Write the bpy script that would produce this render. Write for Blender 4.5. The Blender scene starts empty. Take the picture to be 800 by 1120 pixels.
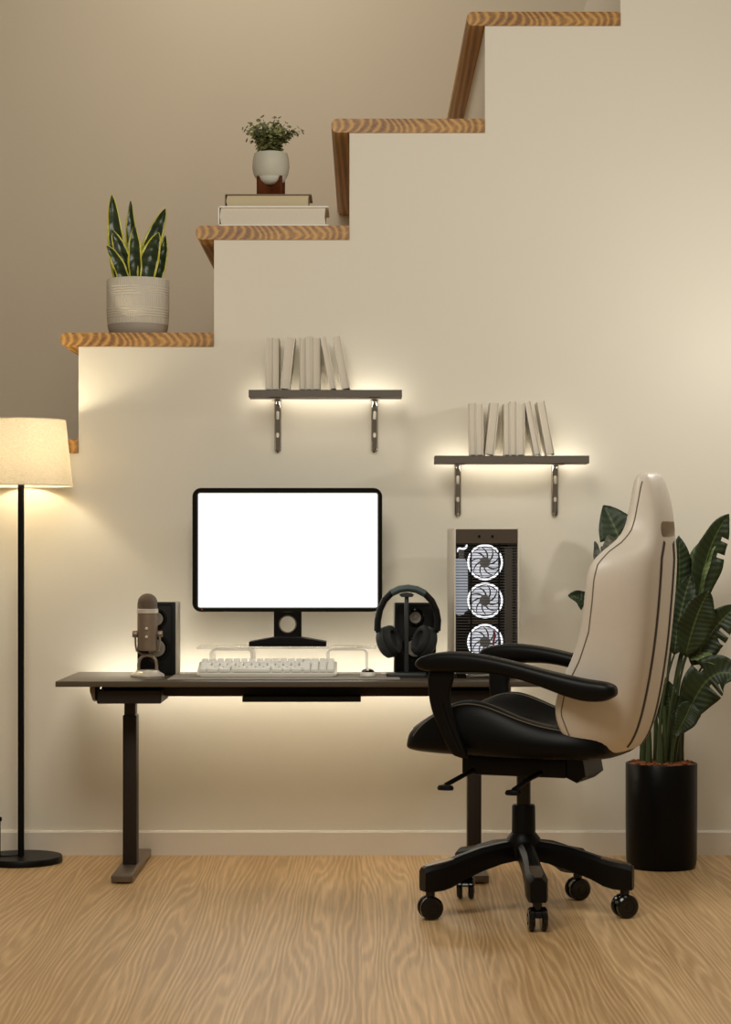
import bpy, bmesh, math, random
from mathutils import Vector, Matrix
from mathutils.bvhtree import BVHTree
random.seed(7)
PI = math.pi
SC = bpy.context.scene
COL = SC.collection

# ------------------------------------------------------------------ camera model
CAM_D, CAM_H, F = 8.3, 1.2, 2282.0      # distance to the stair wall (plane Y=0), eye height, focal length in pixels
VX, VY = 396.0, 605.0                    # vanishing point
def PX(px, Y): return (px - VX) * (Y + CAM_D) / F
def PZ(py, Y): return CAM_H - (py - VY) * (Y + CAM_D) / F
def S(Y): return F / (Y + CAM_D)

# ------------------------------------------------------------------ materials
def lin(c):
    o = []
    for v in c[:3]:
        v = v / 255.0
        o.append(v / 12.92 if v <= 0.04045 else ((v + 0.055) / 1.055) ** 2.4)
    return (o[0], o[1], o[2], 1.0)

def new_mat(name):
    m = bpy.data.materials.new(name); m.use_nodes = True
    nt = m.node_tree
    return m, nt, nt.nodes['Principled BSDF']

def mat(name, c, rough=0.5, metal=0.0, noise=0.04, scale=30, bump=0.0, bscale=200, spec=0.5, coat=0.0, emit=None, estr=0.0, trans=0.0):
    m, nt, p = new_mat(name)
    p.inputs['Roughness'].default_value = rough
    p.inputs['Metallic'].default_value = metal
    p.inputs['Specular IOR Level'].default_value = spec
    p.inputs['Coat Weight'].default_value = coat
    p.inputs['Transmission Weight'].default_value = trans
    tc = nt.nodes.new('ShaderNodeTexCoord')
    nz = nt.nodes.new('ShaderNodeTexNoise'); nz.inputs['Scale'].default_value = scale; nz.inputs['Detail'].default_value = 3
    nt.links.new(tc.outputs['Object'], nz.inputs['Vector'])
    mx = nt.nodes.new('ShaderNodeMix'); mx.data_type = 'RGBA'
    a = lin(c); k = 1 - noise * 2
    mx.inputs['A'].default_value = (a[0]*k, a[1]*k, a[2]*k, 1)
    k = 1 + noise
    mx.inputs['B'].default_value = (min(1, a[0]*k), min(1, a[1]*k), min(1, a[2]*k), 1)
    nt.links.new(nz.outputs['Fac'], mx.inputs['Factor'])
    nt.links.new(mx.outputs['Result'], p.inputs['Base Color'])
    if bump:
        nb = nt.nodes.new('ShaderNodeTexNoise'); nb.inputs['Scale'].default_value = bscale
        nt.links.new(tc.outputs['Object'], nb.inputs['Vector'])
        b = nt.nodes.new('ShaderNodeBump'); b.inputs['Strength'].default_value = bump; b.inputs['Distance'].default_value = 0.002
        nt.links.new(nb.outputs['Fac'], b.inputs['Height'])
        nt.links.new(b.outputs['Normal'], p.inputs['Normal'])
    if emit:
        p.inputs['Emission Color'].default_value = lin(emit); p.inputs['Emission Strength'].default_value = estr
    return m

def N(nt, t, **kw):
    n = nt.nodes.new(t)
    for k, v in kw.items():
        if hasattr(n, k): setattr(n, k, v)
        else: n.inputs[k].default_value = v
    return n
def math_n(nt, op, a, b=None, clamp=False):
    n = nt.nodes.new('ShaderNodeMath'); n.operation = op; n.use_clamp = clamp
    for i, v in enumerate((a, b)):
        if v is None: continue
        if isinstance(v, (int, float)): n.inputs[i].default_value = v
        else: nt.links.new(v, n.inputs[i])
    return n.outputs[0]

def wood(name, cols, sc, freq, rough, rot=(0,0,0), plank=0.0, detail=2.0, bump=0.15, dist=0.0, lineamt=1.0, tonesc=(3,.6,3), tone=.35, slope=(0,0,0), chev=0):
    """contour lines of a stretched noise give cathedral grain"""
    m, nt, p = new_mat(name)
    tc = N(nt, 'ShaderNodeTexCoord')
    mp = N(nt, 'ShaderNodeMapping'); mp.inputs['Scale'].default_value = sc; mp.inputs['Rotation'].default_value = rot
    nt.links.new(tc.outputs['Object'], mp.inputs['Vector'])
    nz = N(nt, 'ShaderNodeTexNoise'); nz.noise_dimensions = '4D'
    nz.inputs['Scale'].default_value = 1.0; nz.inputs['Detail'].default_value = detail; nz.inputs['Roughness'].default_value = .35; nz.inputs['Distortion'].default_value = dist
    nt.links.new(mp.outputs['Vector'], nz.inputs['Vector'])
    sep = N(nt, 'ShaderNodeSeparateXYZ'); nt.links.new(tc.outputs['Object'], sep.inputs[0])
    prnd = None
    if plank:
        fl = math_n(nt, 'FLOOR', math_n(nt, 'DIVIDE', sep.outputs['X'], plank))
        wn = N(nt, 'ShaderNodeTexWhiteNoise'); wn.noise_dimensions = '1D'
        nt.links.new(fl, wn.inputs['W'])
        prnd = wn.outputs['Value']
        nt.links.new(math_n(nt, 'MULTIPLY', prnd, 37.0), nz.inputs['W'])
    base = math_n(nt, 'MULTIPLY', nz.outputs['Fac'], freq)
    for axis, k in zip('XYZ', slope):
        if k: base = math_n(nt, 'ADD', base, math_n(nt, 'MULTIPLY', sep.outputs[axis], k))
    if chev:
        dz = math_n(nt, 'SUBTRACT', sep.outputs['Z'], .027)
        base = math_n(nt, 'ADD', base, math_n(nt, 'MULTIPLY', math_n(nt, 'MULTIPLY', dz, dz), chev))
    s = math_n(nt, 'SINE', base)
    s = math_n(nt, 'MULTIPLY_ADD', s, .5); s.node.inputs[2].default_value = .5
    s = math_n(nt, 'POWER', s, 1.6)
    fine = N(nt, 'ShaderNodeTexNoise'); fine.inputs['Scale'].default_value = 1.0; fine.inputs['Detail'].default_value = 4
    mp2 = N(nt, 'ShaderNodeMapping'); mp2.inputs['Scale'].default_value = (sc[0]*14, sc[1]*6, sc[2]*14); mp2.inputs['Rotation'].default_value = rot
    nt.links.new(tc.outputs['Object'], mp2.inputs['Vector']); nt.links.new(mp2.outputs['Vector'], fine.inputs['Vector'])
    big = N(nt, 'ShaderNodeTexNoise'); big.inputs['Scale'].default_value = 1.0; big.inputs['Detail'].default_value = 2
    mp3 = N(nt, 'ShaderNodeMapping'); mp3.inputs['Scale'].default_value = tonesc
    nt.links.new(tc.outputs['Object'], mp3.inputs['Vector']); nt.links.new(mp3.outputs['Vector'], big.inputs['Vector'])
    g = math_n(nt, 'MULTIPLY', s, lineamt)
    g = math_n(nt, 'ADD', g, math_n(nt, 'MULTIPLY', math_n(nt, 'SUBTRACT', fine.outputs['Fac'], .5), .55))
    g = math_n(nt, 'ADD', g, math_n(nt, 'MULTIPLY', math_n(nt, 'SUBTRACT', big.outputs['Fac'], .5), tone*2))
    if prnd is not None:
        g = math_n(nt, 'ADD', g, math_n(nt, 'MULTIPLY', math_n(nt, 'SUBTRACT', prnd, .5), .22))
    g = math_n(nt, 'ADD', g, 0.12, True)
    cr = N(nt, 'ShaderNodeValToRGB')
    cr.color_ramp.elements[0].color = lin(cols[0]); cr.color_ramp.elements[1].color = lin(cols[2])
    e = cr.color_ramp.elements.new(.5); e.color = lin(cols[1])
    nt.links.new(g, cr.inputs['Fac'])
    nt.links.new(cr.outputs['Color'], p.inputs['Base Color'])
    p.inputs['Roughness'].default_value = rough
    if bump:
        b = N(nt, 'ShaderNodeBump'); b.inputs['Strength'].default_value = bump; b.inputs['Distance'].default_value = .002
        nt.links.new(g, b.inputs['Height']); nt.links.new(b.outputs['Normal'], p.inputs['Normal'])
    return m

M = {}
M['wall'] = mat('wall paint', (226, 220, 205), .75, noise=.012, scale=2, bump=.08, bscale=260, spec=.2)
M['backwall'] = mat('shaded wall paint', (212, 200, 180), .8, noise=.012, scale=2, spec=.2)  # same paint as the front wall, stairwell shade put into a darker colour
M['base'] = mat('baseboard paint', (226, 217, 202), .45, noise=.01)
M['floor'] = wood('oak floor', ((172, 136, 88), (226, 190, 142), (242, 214, 172)), (8.0, .55, 1), 84, .42, plank=.36, bump=.08, lineamt=.22, tonesc=(7, .3, 1), tone=.22, detail=3.0, slope=(300, 0, 0))
M['tread'] = wood('stair oak', ((112, 72, 28), (186, 138, 66), (216, 172, 96)), (7, .4, 10), 26, .45, detail=3, lineamt=.45, slope=(200, 0, 0), tonesc=(8, .4, 14), tone=.3, dist=.3, chev=3600)
M['shelf'] = mat('shelf laminate', (96, 88, 78), .5, noise=.05, scale=60)
M['chrome'] = mat('chrome', (190, 186, 180), .07, 1.0, noise=.01)
M['led'] = mat('led strip', (255, 244, 225), .5, emit=(255, 248, 232), estr=10)
M['leddesk'] = mat('desk led strip', (255, 244, 225), .5, emit=(255, 248, 232), estr=19)
M['ledunder'] = mat('under desk led strip', (255, 240, 215), .5, emit=(255, 234, 196), estr=15)
M['cover'] = mat('book cover', (236, 230, 218), .6, noise=.03)
M['coverdark'] = mat('grey book cover', (206, 198, 184), .6, noise=.03)
M['pages'] = mat('book pages', (222, 214, 198), .85, noise=.1, scale=400)
M['whitecover'] = mat('white book cover', (236, 233, 224), .5, noise=.02)
M['tancover'] = mat('taupe book cover', (128, 110, 88), .6, noise=.03)
M['creampages'] = mat('cream pages', (206, 190, 156), .85, noise=.1, scale=300)
M['desktop'] = mat('desk top laminate', (84, 74, 62), .3, noise=.04, scale=80)
M['steel'] = mat('dark steel', (40, 32, 25), .5, .0, noise=.05, spec=.3)
M['footsteel'] = mat('foot steel', (112, 98, 84), .35, .6, noise=.05)
M['black'] = mat('black plastic', (7, 6, 6), .42, noise=.05, spec=.2)
M['gloss'] = mat('gloss black', (7, 7, 6), .14, noise=.02, spec=.4)
M['mattblack'] = mat('matt black', (12, 11, 10), .6, noise=.05, spec=.3)
M['leather'] = mat('black leather', (9, 8, 7), .4, noise=.06, bump=.1, bscale=350, spec=.14)
M['whiteleather'] = mat('white leather', (216, 206, 192), .42, noise=.02, bump=.06, bscale=300, coat=.05)
M['piping'] = mat('pale piping', (104, 95, 82), .5)
M['stripe'] = mat('brown stripe', (52, 40, 33), .5)
M['groove'] = mat('seam', (120, 108, 94), .6)
M['screen'] = mat('white screen', (255, 255, 255), .4, emit=(255, 255, 255), estr=1.25)
M['rim'] = mat('grey rim', (120, 122, 116), .4)
M['mic'] = mat('mic metal', (150, 132, 114), .42, .55, noise=.04)
M['micgrille'] = mat('mic grille', (112, 96, 82), .5, .6, noise=.2, scale=900, bump=.8, bscale=1200)
M['micband'] = mat('mic silver band', (222, 212, 196), .35, .3)
M['cone'] = mat('speaker cone', (150, 144, 134), .55, noise=.06)
M['white'] = mat('white plastic', (228, 224, 214), .4, noise=.02)
M['keycap'] = mat('white keycap', (238, 236, 228), .35, noise=.02)
M['mat'] = mat('grey felt', (150, 142, 130), .9, noise=.1, scale=300)
M['hp'] = mat('slate headphone', (44, 49, 50), .42, noise=.06)
M['hppad'] = mat('headphone pad', (30, 32, 32), .7, noise=.06, bump=.2)
M['pcwhite'] = mat('pc white steel', (222, 214, 200), .35, noise=.02)
M['pcdark'] = mat('pc dark', (52, 46, 40), .5, noise=.05)
M['pcbar'] = mat('pc front bar', (74, 62, 50), .45, noise=.04)
M['slat'] = mat('pc slat', (84, 79, 74), .4)
M['fanglow'] = mat('fan light', (255, 255, 255), .4, emit=(245, 247, 255), estr=1.5)
M['fanblade'] = mat('fan blade', (215, 216, 220), .35, emit=(225, 228, 238), estr=.6)
M['fanhub'] = mat('fan hub', (140, 140, 142), .5)
M['blueglow'] = mat('cool reflected glow', (190, 198, 208), .4, emit=(178, 186, 200), estr=.42)  # reflection inside the case, put in as emission
M['red'] = mat('red', (180, 20, 30), .4)
M['soil'] = mat('bark soil', (150, 84, 44), .95, noise=.6, scale=120, bump=1.0, bscale=120)
M['darksoil'] = mat('dark soil', (46, 34, 26), .95, noise=.5, scale=120)
M['blackpot'] = mat('black ceramic', (8, 7, 6), .35, noise=.05, bump=.5, bscale=18, spec=.16)
M['sagepot'] = mat('sage ceramic', (196, 194, 178), .55, noise=.03)
M['walnut'] = mat('walnut', (98, 48, 20), .6, noise=.25, scale=60, spec=.2)
M['stem'] = mat('plant stem', (52, 66, 28), .5, noise=.15)
M['linen'] = None
M['glasspot'] = mat('glass water', (225, 228, 218), .1, trans=.0, spec=.8)

def clear(name, col, k, rough):
    m, nt, p = new_mat(name)
    p.inputs['Base Color'].default_value = lin(col); p.inputs['Roughness'].default_value = rough
    tl = N(nt, 'ShaderNodeBsdfTranslucent'); tl.inputs[0].default_value = lin(col)
    m3 = N(nt, 'ShaderNodeMixShader'); m3.inputs[0].default_value = .6
    nt.links.new(p.outputs[0], m3.inputs[1]); nt.links.new(tl.outputs[0], m3.inputs[2])
    tr = N(nt, 'ShaderNodeBsdfTransparent'); mx = N(nt, 'ShaderNodeMixShader'); mx.inputs[0].default_value = k
    nt.links.new(tr.outputs[0], mx.inputs[1]); nt.links.new(m3.outputs[0], mx.inputs[2])
    nt.links.new(mx.outputs[0], nt.nodes['Material Output'].inputs['Surface'])
    return m
M['acrylic'] = clear('clear acrylic', (250, 247, 238), .22, .1)
M['frosted'] = clear('frosted acrylic', (252, 250, 244), .5, .2)

def linen():
    m = bpy.data.materials.new('linen shade'); m.use_nodes = True; nt = m.node_tree; nt.nodes.clear()
    out = N(nt, 'ShaderNodeOutputMaterial')
    tc = N(nt, 'ShaderNodeTexCoord')
    mp = N(nt, 'ShaderNodeMapping'); mp.inputs['Scale'].default_value = (60, 60, 420)
    nt.links.new(tc.outputs['Object'], mp.inputs['Vector'])
    nz = N(nt, 'ShaderNodeTexNoise'); nz.inputs['Scale'].default_value = 1.5; nz.inputs['Detail'].default_value = 3
    nt.links.new(mp.outputs['Vector'], nz.inputs['Vector'])
    cr = N(nt, 'ShaderNodeValToRGB'); cr.color_ramp.elements[0].position = .3; cr.color_ramp.elements[1].position = .7
    cr.color_ramp.elements[0].color = lin((224, 217, 202)); cr.color_ramp.elements[1].color = lin((248, 244, 234))
    nt.links.new(nz.outputs['Fac'], cr.inputs['Fac'])
    d = N(nt, 'ShaderNodeBsdfDiffuse'); t = N(nt, 'ShaderNodeBsdfTranslucent')
    nt.links.new(cr.outputs['Color'], d.inputs['Color']); nt.links.new(cr.outputs['Color'], t.inputs['Color'])
    mx = N(nt, 'ShaderNodeMixShader'); mx.inputs[0].default_value = .5
    nt.links.new(d.outputs[0], mx.inputs[1]); nt.links.new(t.outputs[0], mx.inputs[2])
    nt.links.new(mx.outputs[0], out.inputs[0])
    return m
M['linen'] = linen()

def leaf_mat(name, dark, mid, rib, veins=42, edge=None, edgew=.86, rough=.5):
    m, nt, p = new_mat(name)
    uv = N(nt, 'ShaderNodeUVMap'); uv.uv_map = 'leaf'
    sep = N(nt, 'ShaderNodeSeparateXYZ'); nt.links.new(uv.outputs[0], sep.inputs[0])
    t, s = sep.outputs['X'], sep.outputs['Y']
    a = math_n(nt, 'ABSOLUTE', math_n(nt, 'SUBTRACT', math_n(nt, 'MULTIPLY', s, 2.0), 1.0))
    tc = N(nt, 'ShaderNodeTexCoord')
    nz = N(nt, 'ShaderNodeTexNoise'); nz.inputs['Scale'].default_value = 14; nz.inputs['Detail'].default_value = 3
    nt.links.new(tc.outputs['Object'], nz.inputs['Vector'])
    ph = math_n(nt, 'ADD', math_n(nt, 'MULTIPLY', t, veins * 2.2), math_n(nt, 'MULTIPLY', a, -6.0 if not edge else 2.0))
    ph = math_n(nt, 'ADD', ph, math_n(nt, 'MULTIPLY', nz.outputs['Fac'], 3.0 if not edge else 9.0))
    w = math_n(nt, 'SINE', ph)
    f = math_n(nt, 'ADD', math_n(nt, 'MULTIPLY', w, .12), math_n(nt, 'MULTIPLY', nz.outputs['Fac'], .9), True)
    mx = N(nt, 'ShaderNodeMix'); mx.data_type = 'RGBA'
    mx.inputs['A'].default_value = lin(dark); mx.inputs['B'].default_value = lin(mid)
    nt.links.new(f, mx.inputs['Factor'])
    col = mx.outputs['Result']
    m2 = N(nt, 'ShaderNodeMix'); m2.data_type = 'RGBA'; m2.inputs['B'].default_value = lin(rib)
    if edge is None:
        nt.links.new(math_n(nt, 'LESS_THAN', a, .05), m2.inputs['Factor'])
    else:
        nt.links.new(math_n(nt, 'GREATER_THAN', math_n(nt, 'ADD', a, math_n(nt, 'MULTIPLY', math_n(nt, 'SUBTRACT', nz.outputs['Fac'], .5), .15)), edgew), m2.inputs['Factor'])
    nt.links.new(col, m2.inputs['A'])
    nt.links.new(m2.outputs['Result'], p.inputs['Base Color'])
    p.inputs['Roughness'].default_value = rough
    b = N(nt, 'ShaderNodeBump'); b.inputs['Strength'].default_value = .22; b.inputs['Distance'].default_value = .003
    nt.links.new(w, b.inputs['Height']); nt.links.new(b.outputs['Normal'], p.inputs['Normal'])
    return m
M['leaf'] = leaf_mat('banana leaf', (18, 30, 12), (44, 62, 26), (70, 88, 40))
M['leafpale'] = leaf_mat('pale banana leaf', (70, 88, 46), (122, 136, 84), (150, 160, 108))
M['leafgrey'] = leaf_mat('leaf underside', (92, 98, 88), (122, 124, 112), (130, 132, 120))
M['snake'] = leaf_mat('snake leaf', (22, 34, 18), (62, 80, 44), (206, 200, 70), veins=16, edge=True, edgew=.8, rough=.3)

def vine_mat():
    m, nt, p = new_mat('small leaves')
    tc = N(nt, 'ShaderNodeTexCoord')
    nz = N(nt, 'ShaderNodeTexNoise'); nz.inputs['Scale'].default_value = 45
    nt.links.new(tc.outputs['Object'], nz.inputs['Vector'])
    cr = N(nt, 'ShaderNodeValToRGB')
    cr.color_ramp.elements[0].position = .36; cr.color_ramp.elements[1].position = .66
    cr.color_ramp.elements[0].color = lin((48, 56, 26)); cr.color_ramp.elements[1].color = lin((150, 150, 88))
    nt.links.new(nz.outputs['Fac'], cr.inputs['Fac']); nt.links.new(cr.outputs['Color'], p.inputs['Base Color'])
    p.inputs['Roughness'].default_value = .6
    return m
M['vine'] = vine_mat()

def ribbed_pot():
    m, nt, p = new_mat('ribbed ceramic')
    tc = N(nt, 'ShaderNodeTexCoord')
    sep = N(nt, 'ShaderNodeSeparateXYZ'); nt.links.new(tc.outputs['Object'], sep.inputs[0])
    ang = math_n(nt, 'ARCTAN2', sep.outputs['Y'], sep.outputs['X'])
    v = math_n(nt, 'SINE', math_n(nt, 'MULTIPLY', ang, 110.0))
    h = math_n(nt, 'SINE', math_n(nt, 'MULTIPLY', sep.outputs['Z'], 620.0))
    # three bands of horizontal rings, the rest vertical combing, plain foot
    band = math_n(nt, 'GREATER_THAN', math_n(nt, 'SINE', math_n(nt, 'ADD', math_n(nt, 'MULTIPLY', sep.outputs['Z'], 74.0), 1.2)), 0.05)
    foot = math_n(nt, 'GREATER_THAN', sep.outputs['Z'], .045)
    mixv = N(nt, 'ShaderNodeMix'); nt.links.new(band, mixv.inputs['Factor']); nt.links.new(v, mixv.inputs['A']); nt.links.new(h, mixv.inputs['B'])
    hh = math_n(nt, 'MULTIPLY', mixv.outputs['Result'], foot)
    b = N(nt, 'ShaderNodeBump'); b.inputs['Strength'].default_value = .5; b.inputs['Distance'].default_value = .0025
    nt.links.new(hh, b.inputs['Height']); nt.links.new(b.outputs['Normal'], p.inputs['Normal'])
    mx = N(nt, 'ShaderNodeMix'); mx.data_type = 'RGBA'
    mx.inputs['A'].default_value = lin((168, 158, 146)); mx.inputs['B'].default_value = lin((214, 206, 190))
    nt.links.new(foot, mx.inputs['Factor']); nt.links.new(mx.outputs['Result'], p.inputs['Base Color'])
    p.inputs['Roughness'].default_value = .5
    return m
M['ribpot'] = ribbed_pot()

# ------------------------------------------------------------------ mesh builder
class MB:
    def __init__(self):
        self.bm = bmesh.new(); self.uv = None
    def _merge(self, t, mtx=None):
        if mtx is not None: t.transform(mtx)
        vm = {}
        for v in t.verts: vm[v] = self.bm.verts.new(v.co)
        for f in t.faces:
            try: self.bm.faces.new([vm[v] for v in f.verts])
            except ValueError: pass
        t.free(); return self
    def box(self, c, s, bev=0.0, seg=2, rot=None, taper=None):
        t = bmesh.new(); bmesh.ops.create_cube(t, size=1.0)
        for v in t.verts:
            k = 1.0
            if taper and v.co.z > 0: v.co.x *= taper[0]; v.co.y *= taper[1]
            v.co = Vector((v.co.x*s[0], v.co.y*s[1], v.co.z*s[2]))
        if bev: bmesh.ops.bevel(t, geom=t.edges[:] , offset=min(bev, min(s)*.49), segments=seg, profile=.5, affect='EDGES')
        m = Matrix.Translation(Vector(c))
        if rot is not None: m = m @ rot.to_4x4()
        return self._merge(t, m)
    def prism(self, poly, axis, a, b, bev=0.0, seg=2, origin=(0,0,0), rot=None):
        """poly: 2-D outline; axis 'Y': (x,z); 'X': (y,z); 'Z': (x,y); extruded from a to b"""
        t = bmesh.new()
        def P(p, d):
            if axis == 'Y': return (p[0], d, p[1])
            if axis == 'X': return (d, p[0], p[1])
            return (p[0], p[1], d)
        v0 = [t.verts.new(P(p, a)) for p in poly]; v1 = [t.verts.new(P(p, b)) for p in poly]
        f0 = t.faces.new(v0); f1 = t.faces.new(v1)
        n = len(poly)
        for i in range(n): t.faces.new((v0[i], v0[(i+1) % n], v1[(i+1) % n], v1[i]))
        bmesh.ops.recalc_face_normals(t, faces=t.faces[:])
        if bev:
            es = set(f0.edges) | set(f1.edges)
            bmesh.ops.bevel(t, geom=list(es), offset=bev, segments=seg, profile=.5, affect='EDGES')
        m = Matrix.Translation(Vector(origin))
        if rot is not None: m = m @ rot.to_4x4()
        return self._merge(t, m)
    def loft(self, rings, cap=True, closed=False, uv=False):
        vs = [[self.bm.verts.new(p) for p in r] for r in rings]
        n = len(vs[0]); k = len(vs)
        for i in range(k if closed else k-1):
            A, B = vs[i], vs[(i+1) % k]
            for j in range(n):
                try: self.bm.faces.new((A[j], A[(j+1) % n], B[(j+1) % n], B[j]))
                except ValueError: pass
        if cap and not closed:
            self.bm.faces.new(vs[0][::-1]); self.bm.faces.new(vs[-1])
        return self
    def tube(self, pts, r, n=12, flat=(1, 1), closed=False, up=None):
        pts = [Vector(p) for p in pts]; k = len(pts)
        rs = [r]*k if isinstance(r, (int, float)) else r
        tang = []
        for i in range(k):
            if closed: d = pts[(i+1) % k] - pts[i-1]
            else: d = pts[min(i+1, k-1)] - pts[max(i-1, 0)]
            tang.append(d.normalized())
        a = Vector(up) if up is not None else (Vector((0,0,1)) if abs(tang[0].z) < .9 else Vector((1,0,0)))
        rings = []
        nrm = (a - tang[0]*a.dot(tang[0])).normalized()
        for i in range(k):
            nrm = (nrm - tang[i]*nrm.dot(tang[i])).normalized()
            if up is not None:
                q = (a - tang[i]*a.dot(tang[i]))
                if q.length > 1e-3: nrm = q.normalized()
            bn = tang[i].cross(nrm)
            rings.append([pts[i] + (nrm*math.cos(2*PI*j/n)*flat[0] + bn*math.sin(2*PI*j/n)*flat[1])*rs[i] for j in range(n)])
        return self.loft(rings, cap=True, closed=closed)
    def cyl(self, p0, p1, r0, r1=None, n=28, bev=0.0):
        p0, p1 = Vector(p0), Vector(p1); L = (p1-p0).length; r1 = r0 if r1 is None else r1
        d = (p1-p0).normalized()
        if bev:
            pts = [p0, p0, p0+d*bev, p1-d*bev, p1, p1]
            prof = [(0.0001, 0), (r0-bev, 0), (r0-bev*.3, bev*.3), (r0, bev), (r1, L-bev), (r1-bev*.3, L-bev*.3), (r1-bev, L), (.0001, L)]
        else: prof = [(.0001, 0), (r0, 0), (r1, L), (.0001, L)]
        return self.lathe(prof, n, p0, d)
    def lathe(self, prof, n=32, c=(0,0,0), axis=(0,0,1)):
        d = Vector(axis).normalized(); a = Vector((1,0,0)) if abs(d.x) < .9 else Vector((0,1,0))
        x = (a - d*a.dot(d)).normalized(); y = d.cross(x); c = Vector(c)
        rings = [[c + d*z + (x*math.cos(2*PI*j/n) + y*math.sin(2*PI*j/n))*max(r, 1e-4) for j in range(n)] for r, z in prof]
        return self.loft(rings, cap=True)
    def strip(self, rows, uvs=None, skip=()):
        if uvs and self.uv is None: self.uv = self.bm.loops.layers.uv.new('leaf')
        vs = [[self.bm.verts.new(p) for p in r] for r in rows]
        for i in range(len(vs)-1):
            for j in range(len(vs[0])-1):
                if (i, j) in skip: continue
                f = self.bm.faces.new((vs[i][j], vs[i][j+1], vs[i+1][j+1], vs[i+1][j]))
                if uvs:
                    for l, (a, b) in zip(f.loops, ((i, j), (i, j+1), (i+1, j+1), (i+1, j))): l[self.uv].uv = uvs[a][b]
        return self
    def build(self, name, m, parent=None, smooth=38, sub=0, local=False, solid=0.0, recalc=True):
        bm = self.bm
        if recalc: bmesh.ops.recalc_face_normals(bm, faces=bm.faces[:])
        loc = Vector((0,0,0))
        if parent is None:
            xs = [v.co.x for v in bm.verts]; ys = [v.co.y for v in bm.verts]; zs = [v.co.z for v in bm.verts]
            loc = Vector(((min(xs)+max(xs))/2, (min(ys)+max(ys))/2, min(zs)))
        elif not local:
            q = parent
            while q is not None: loc = loc + q.location; q = q.parent
        if loc.length: bmesh.ops.translate(bm, verts=bm.verts[:], vec=-loc)
        for f in bm.faces: f.smooth = True
        for e in bm.edges:
            if len(e.link_faces) == 2 and not sub: e.smooth = e.calc_face_angle(0) < math.radians(smooth)
        me = bpy.data.meshes.new(name); bm.to_mesh(me); bm.free()
        me.materials.append(m)
        o = bpy.data.objects.new(name, me); COL.objects.link(o)
        if parent is None: o.location = loc
        else: o.parent = parent
        if solid:
            md = o.modifiers.new('thickness', 'SOLIDIFY'); md.thickness = solid; md.offset = 0
        if sub:
            md = o.modifiers.new('smooth', 'SUBSURF'); md.levels = sub; md.render_levels = sub
        return o

def tag(o, label=None, cat=None, group=None, kind=None):
    if label: o['label'] = label
    if cat: o['category'] = cat
    if group: o['group'] = group
    if kind: o['kind'] = kind
    return o
def thing(name, label, cat, loc, group=None, rz=0.0):
    o = bpy.data.objects.new(name, None); COL.objects.link(o)
    o.empty_display_size = .05
    o.location = loc; o.rotation_euler = (0, 0, rz)
    return tag(o, label, cat, group)
def kids(o): return [c for c in COL.objects if c.parent == o]
def copy_tree(o, parent=None):
    c = o.copy(); COL.objects.link(c)
    if parent is not None: c.parent = parent
    for ch in kids(o): copy_tree(ch, c)
    return c
def rrect(x0, x1, y0, y1, r, n=6):
    pts = []
    for cx, cy, a0 in ((x1-r, y1-r, 0), (x0+r, y1-r, 90), (x0+r, y0+r, 180), (x1-r, y0+r, 270)):
        for i in range(n+1):
            a = math.radians(a0 + 90*i/n); pts.append((cx + r*math.cos(a), cy + r*math.sin(a)))
    return pts

# ------------------------------------------------------------------ the room and stairs
STAIR_D = 2.03
def step_x(k): return PX(86 + 148.25*k, 0)        # right end of tread k = riser above it
def step_top(k): return PZ(480.8 - 116.9*k, 0)
TH = 15.2 / S(0)
b = MB(); b.box((0, -3.0, -.05), (9, 12.0, .1)); tag(b.build('floor', M['floor']), kind='structure')
# stepped stair wall, solid through to the back wall
prof = []
kmin, kmax = -3, 5
x_left = -4.3
prof.append((x_left, 0.0))
prof.append((x_left, step_top(kmin) - TH))
for k in range(kmin, kmax):
    prof.append((step_x(k), step_top(k) - TH)); prof.append((step_x(k), step_top(k+1) - TH))
prof.append((4.3, step_top(kmax) - TH)); prof.append((4.3, 0.0))
b = MB(); b.prism(prof, 'Y', 0.0, STAIR_D); tag(b.build('wall_front', M['wall'], smooth=20), kind='structure')
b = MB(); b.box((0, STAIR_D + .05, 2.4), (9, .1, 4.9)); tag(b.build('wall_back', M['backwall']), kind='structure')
zb = PZ(908.5, -.014)
b = MB(); b.prism([(0, 0), (-.016, 0), (-.016, zb-.008), (-.010, zb), (0, zb)], 'X', -4.3, 4.3)
tag(b.build('baseboard_front', M['base'], smooth=25), kind='structure')

TREAD_LABELS = {0: 'oak stair tread lowest in view, its end peeking out beside the lamp shade',
                1: 'oak stair tread holding the snake plant in a ribbed pot',
                2: 'oak stair tread holding two stacked books and a small plant',
                3: 'bare oak stair tread right above the stacked books, second from the top',
                4: 'bare oak stair tread, topmost in view'}
for k in range(0, 5):
    zt = step_top(k); x0 = step_x(k-1) - 20.0/S(0); x1 = step_x(k) - .0005; zb_ = zt - TH + .0003
    r = TH * .46
    poly = [(x1, zb_), (x1, zt)]
    for i in range(9):
        a = math.radians(90 + 90*i/8); poly.append((x0 + r + r*math.cos(a), zt - r + r*math.sin(a)))
    for i in range(9):
        a = math.radians(180 + 90*i/8); poly.append((x0 + r + r*math.cos(a), zb_ + r + r*math.sin(a)))
    b = MB(); b.prism(poly, 'Y', -.006, STAIR_D - .002)
    o = b.build('stair_tread', M['tread'], smooth=30)
    tag(o, TREAD_LABELS[k], 'stair tread', 'oak stair treads')

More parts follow.
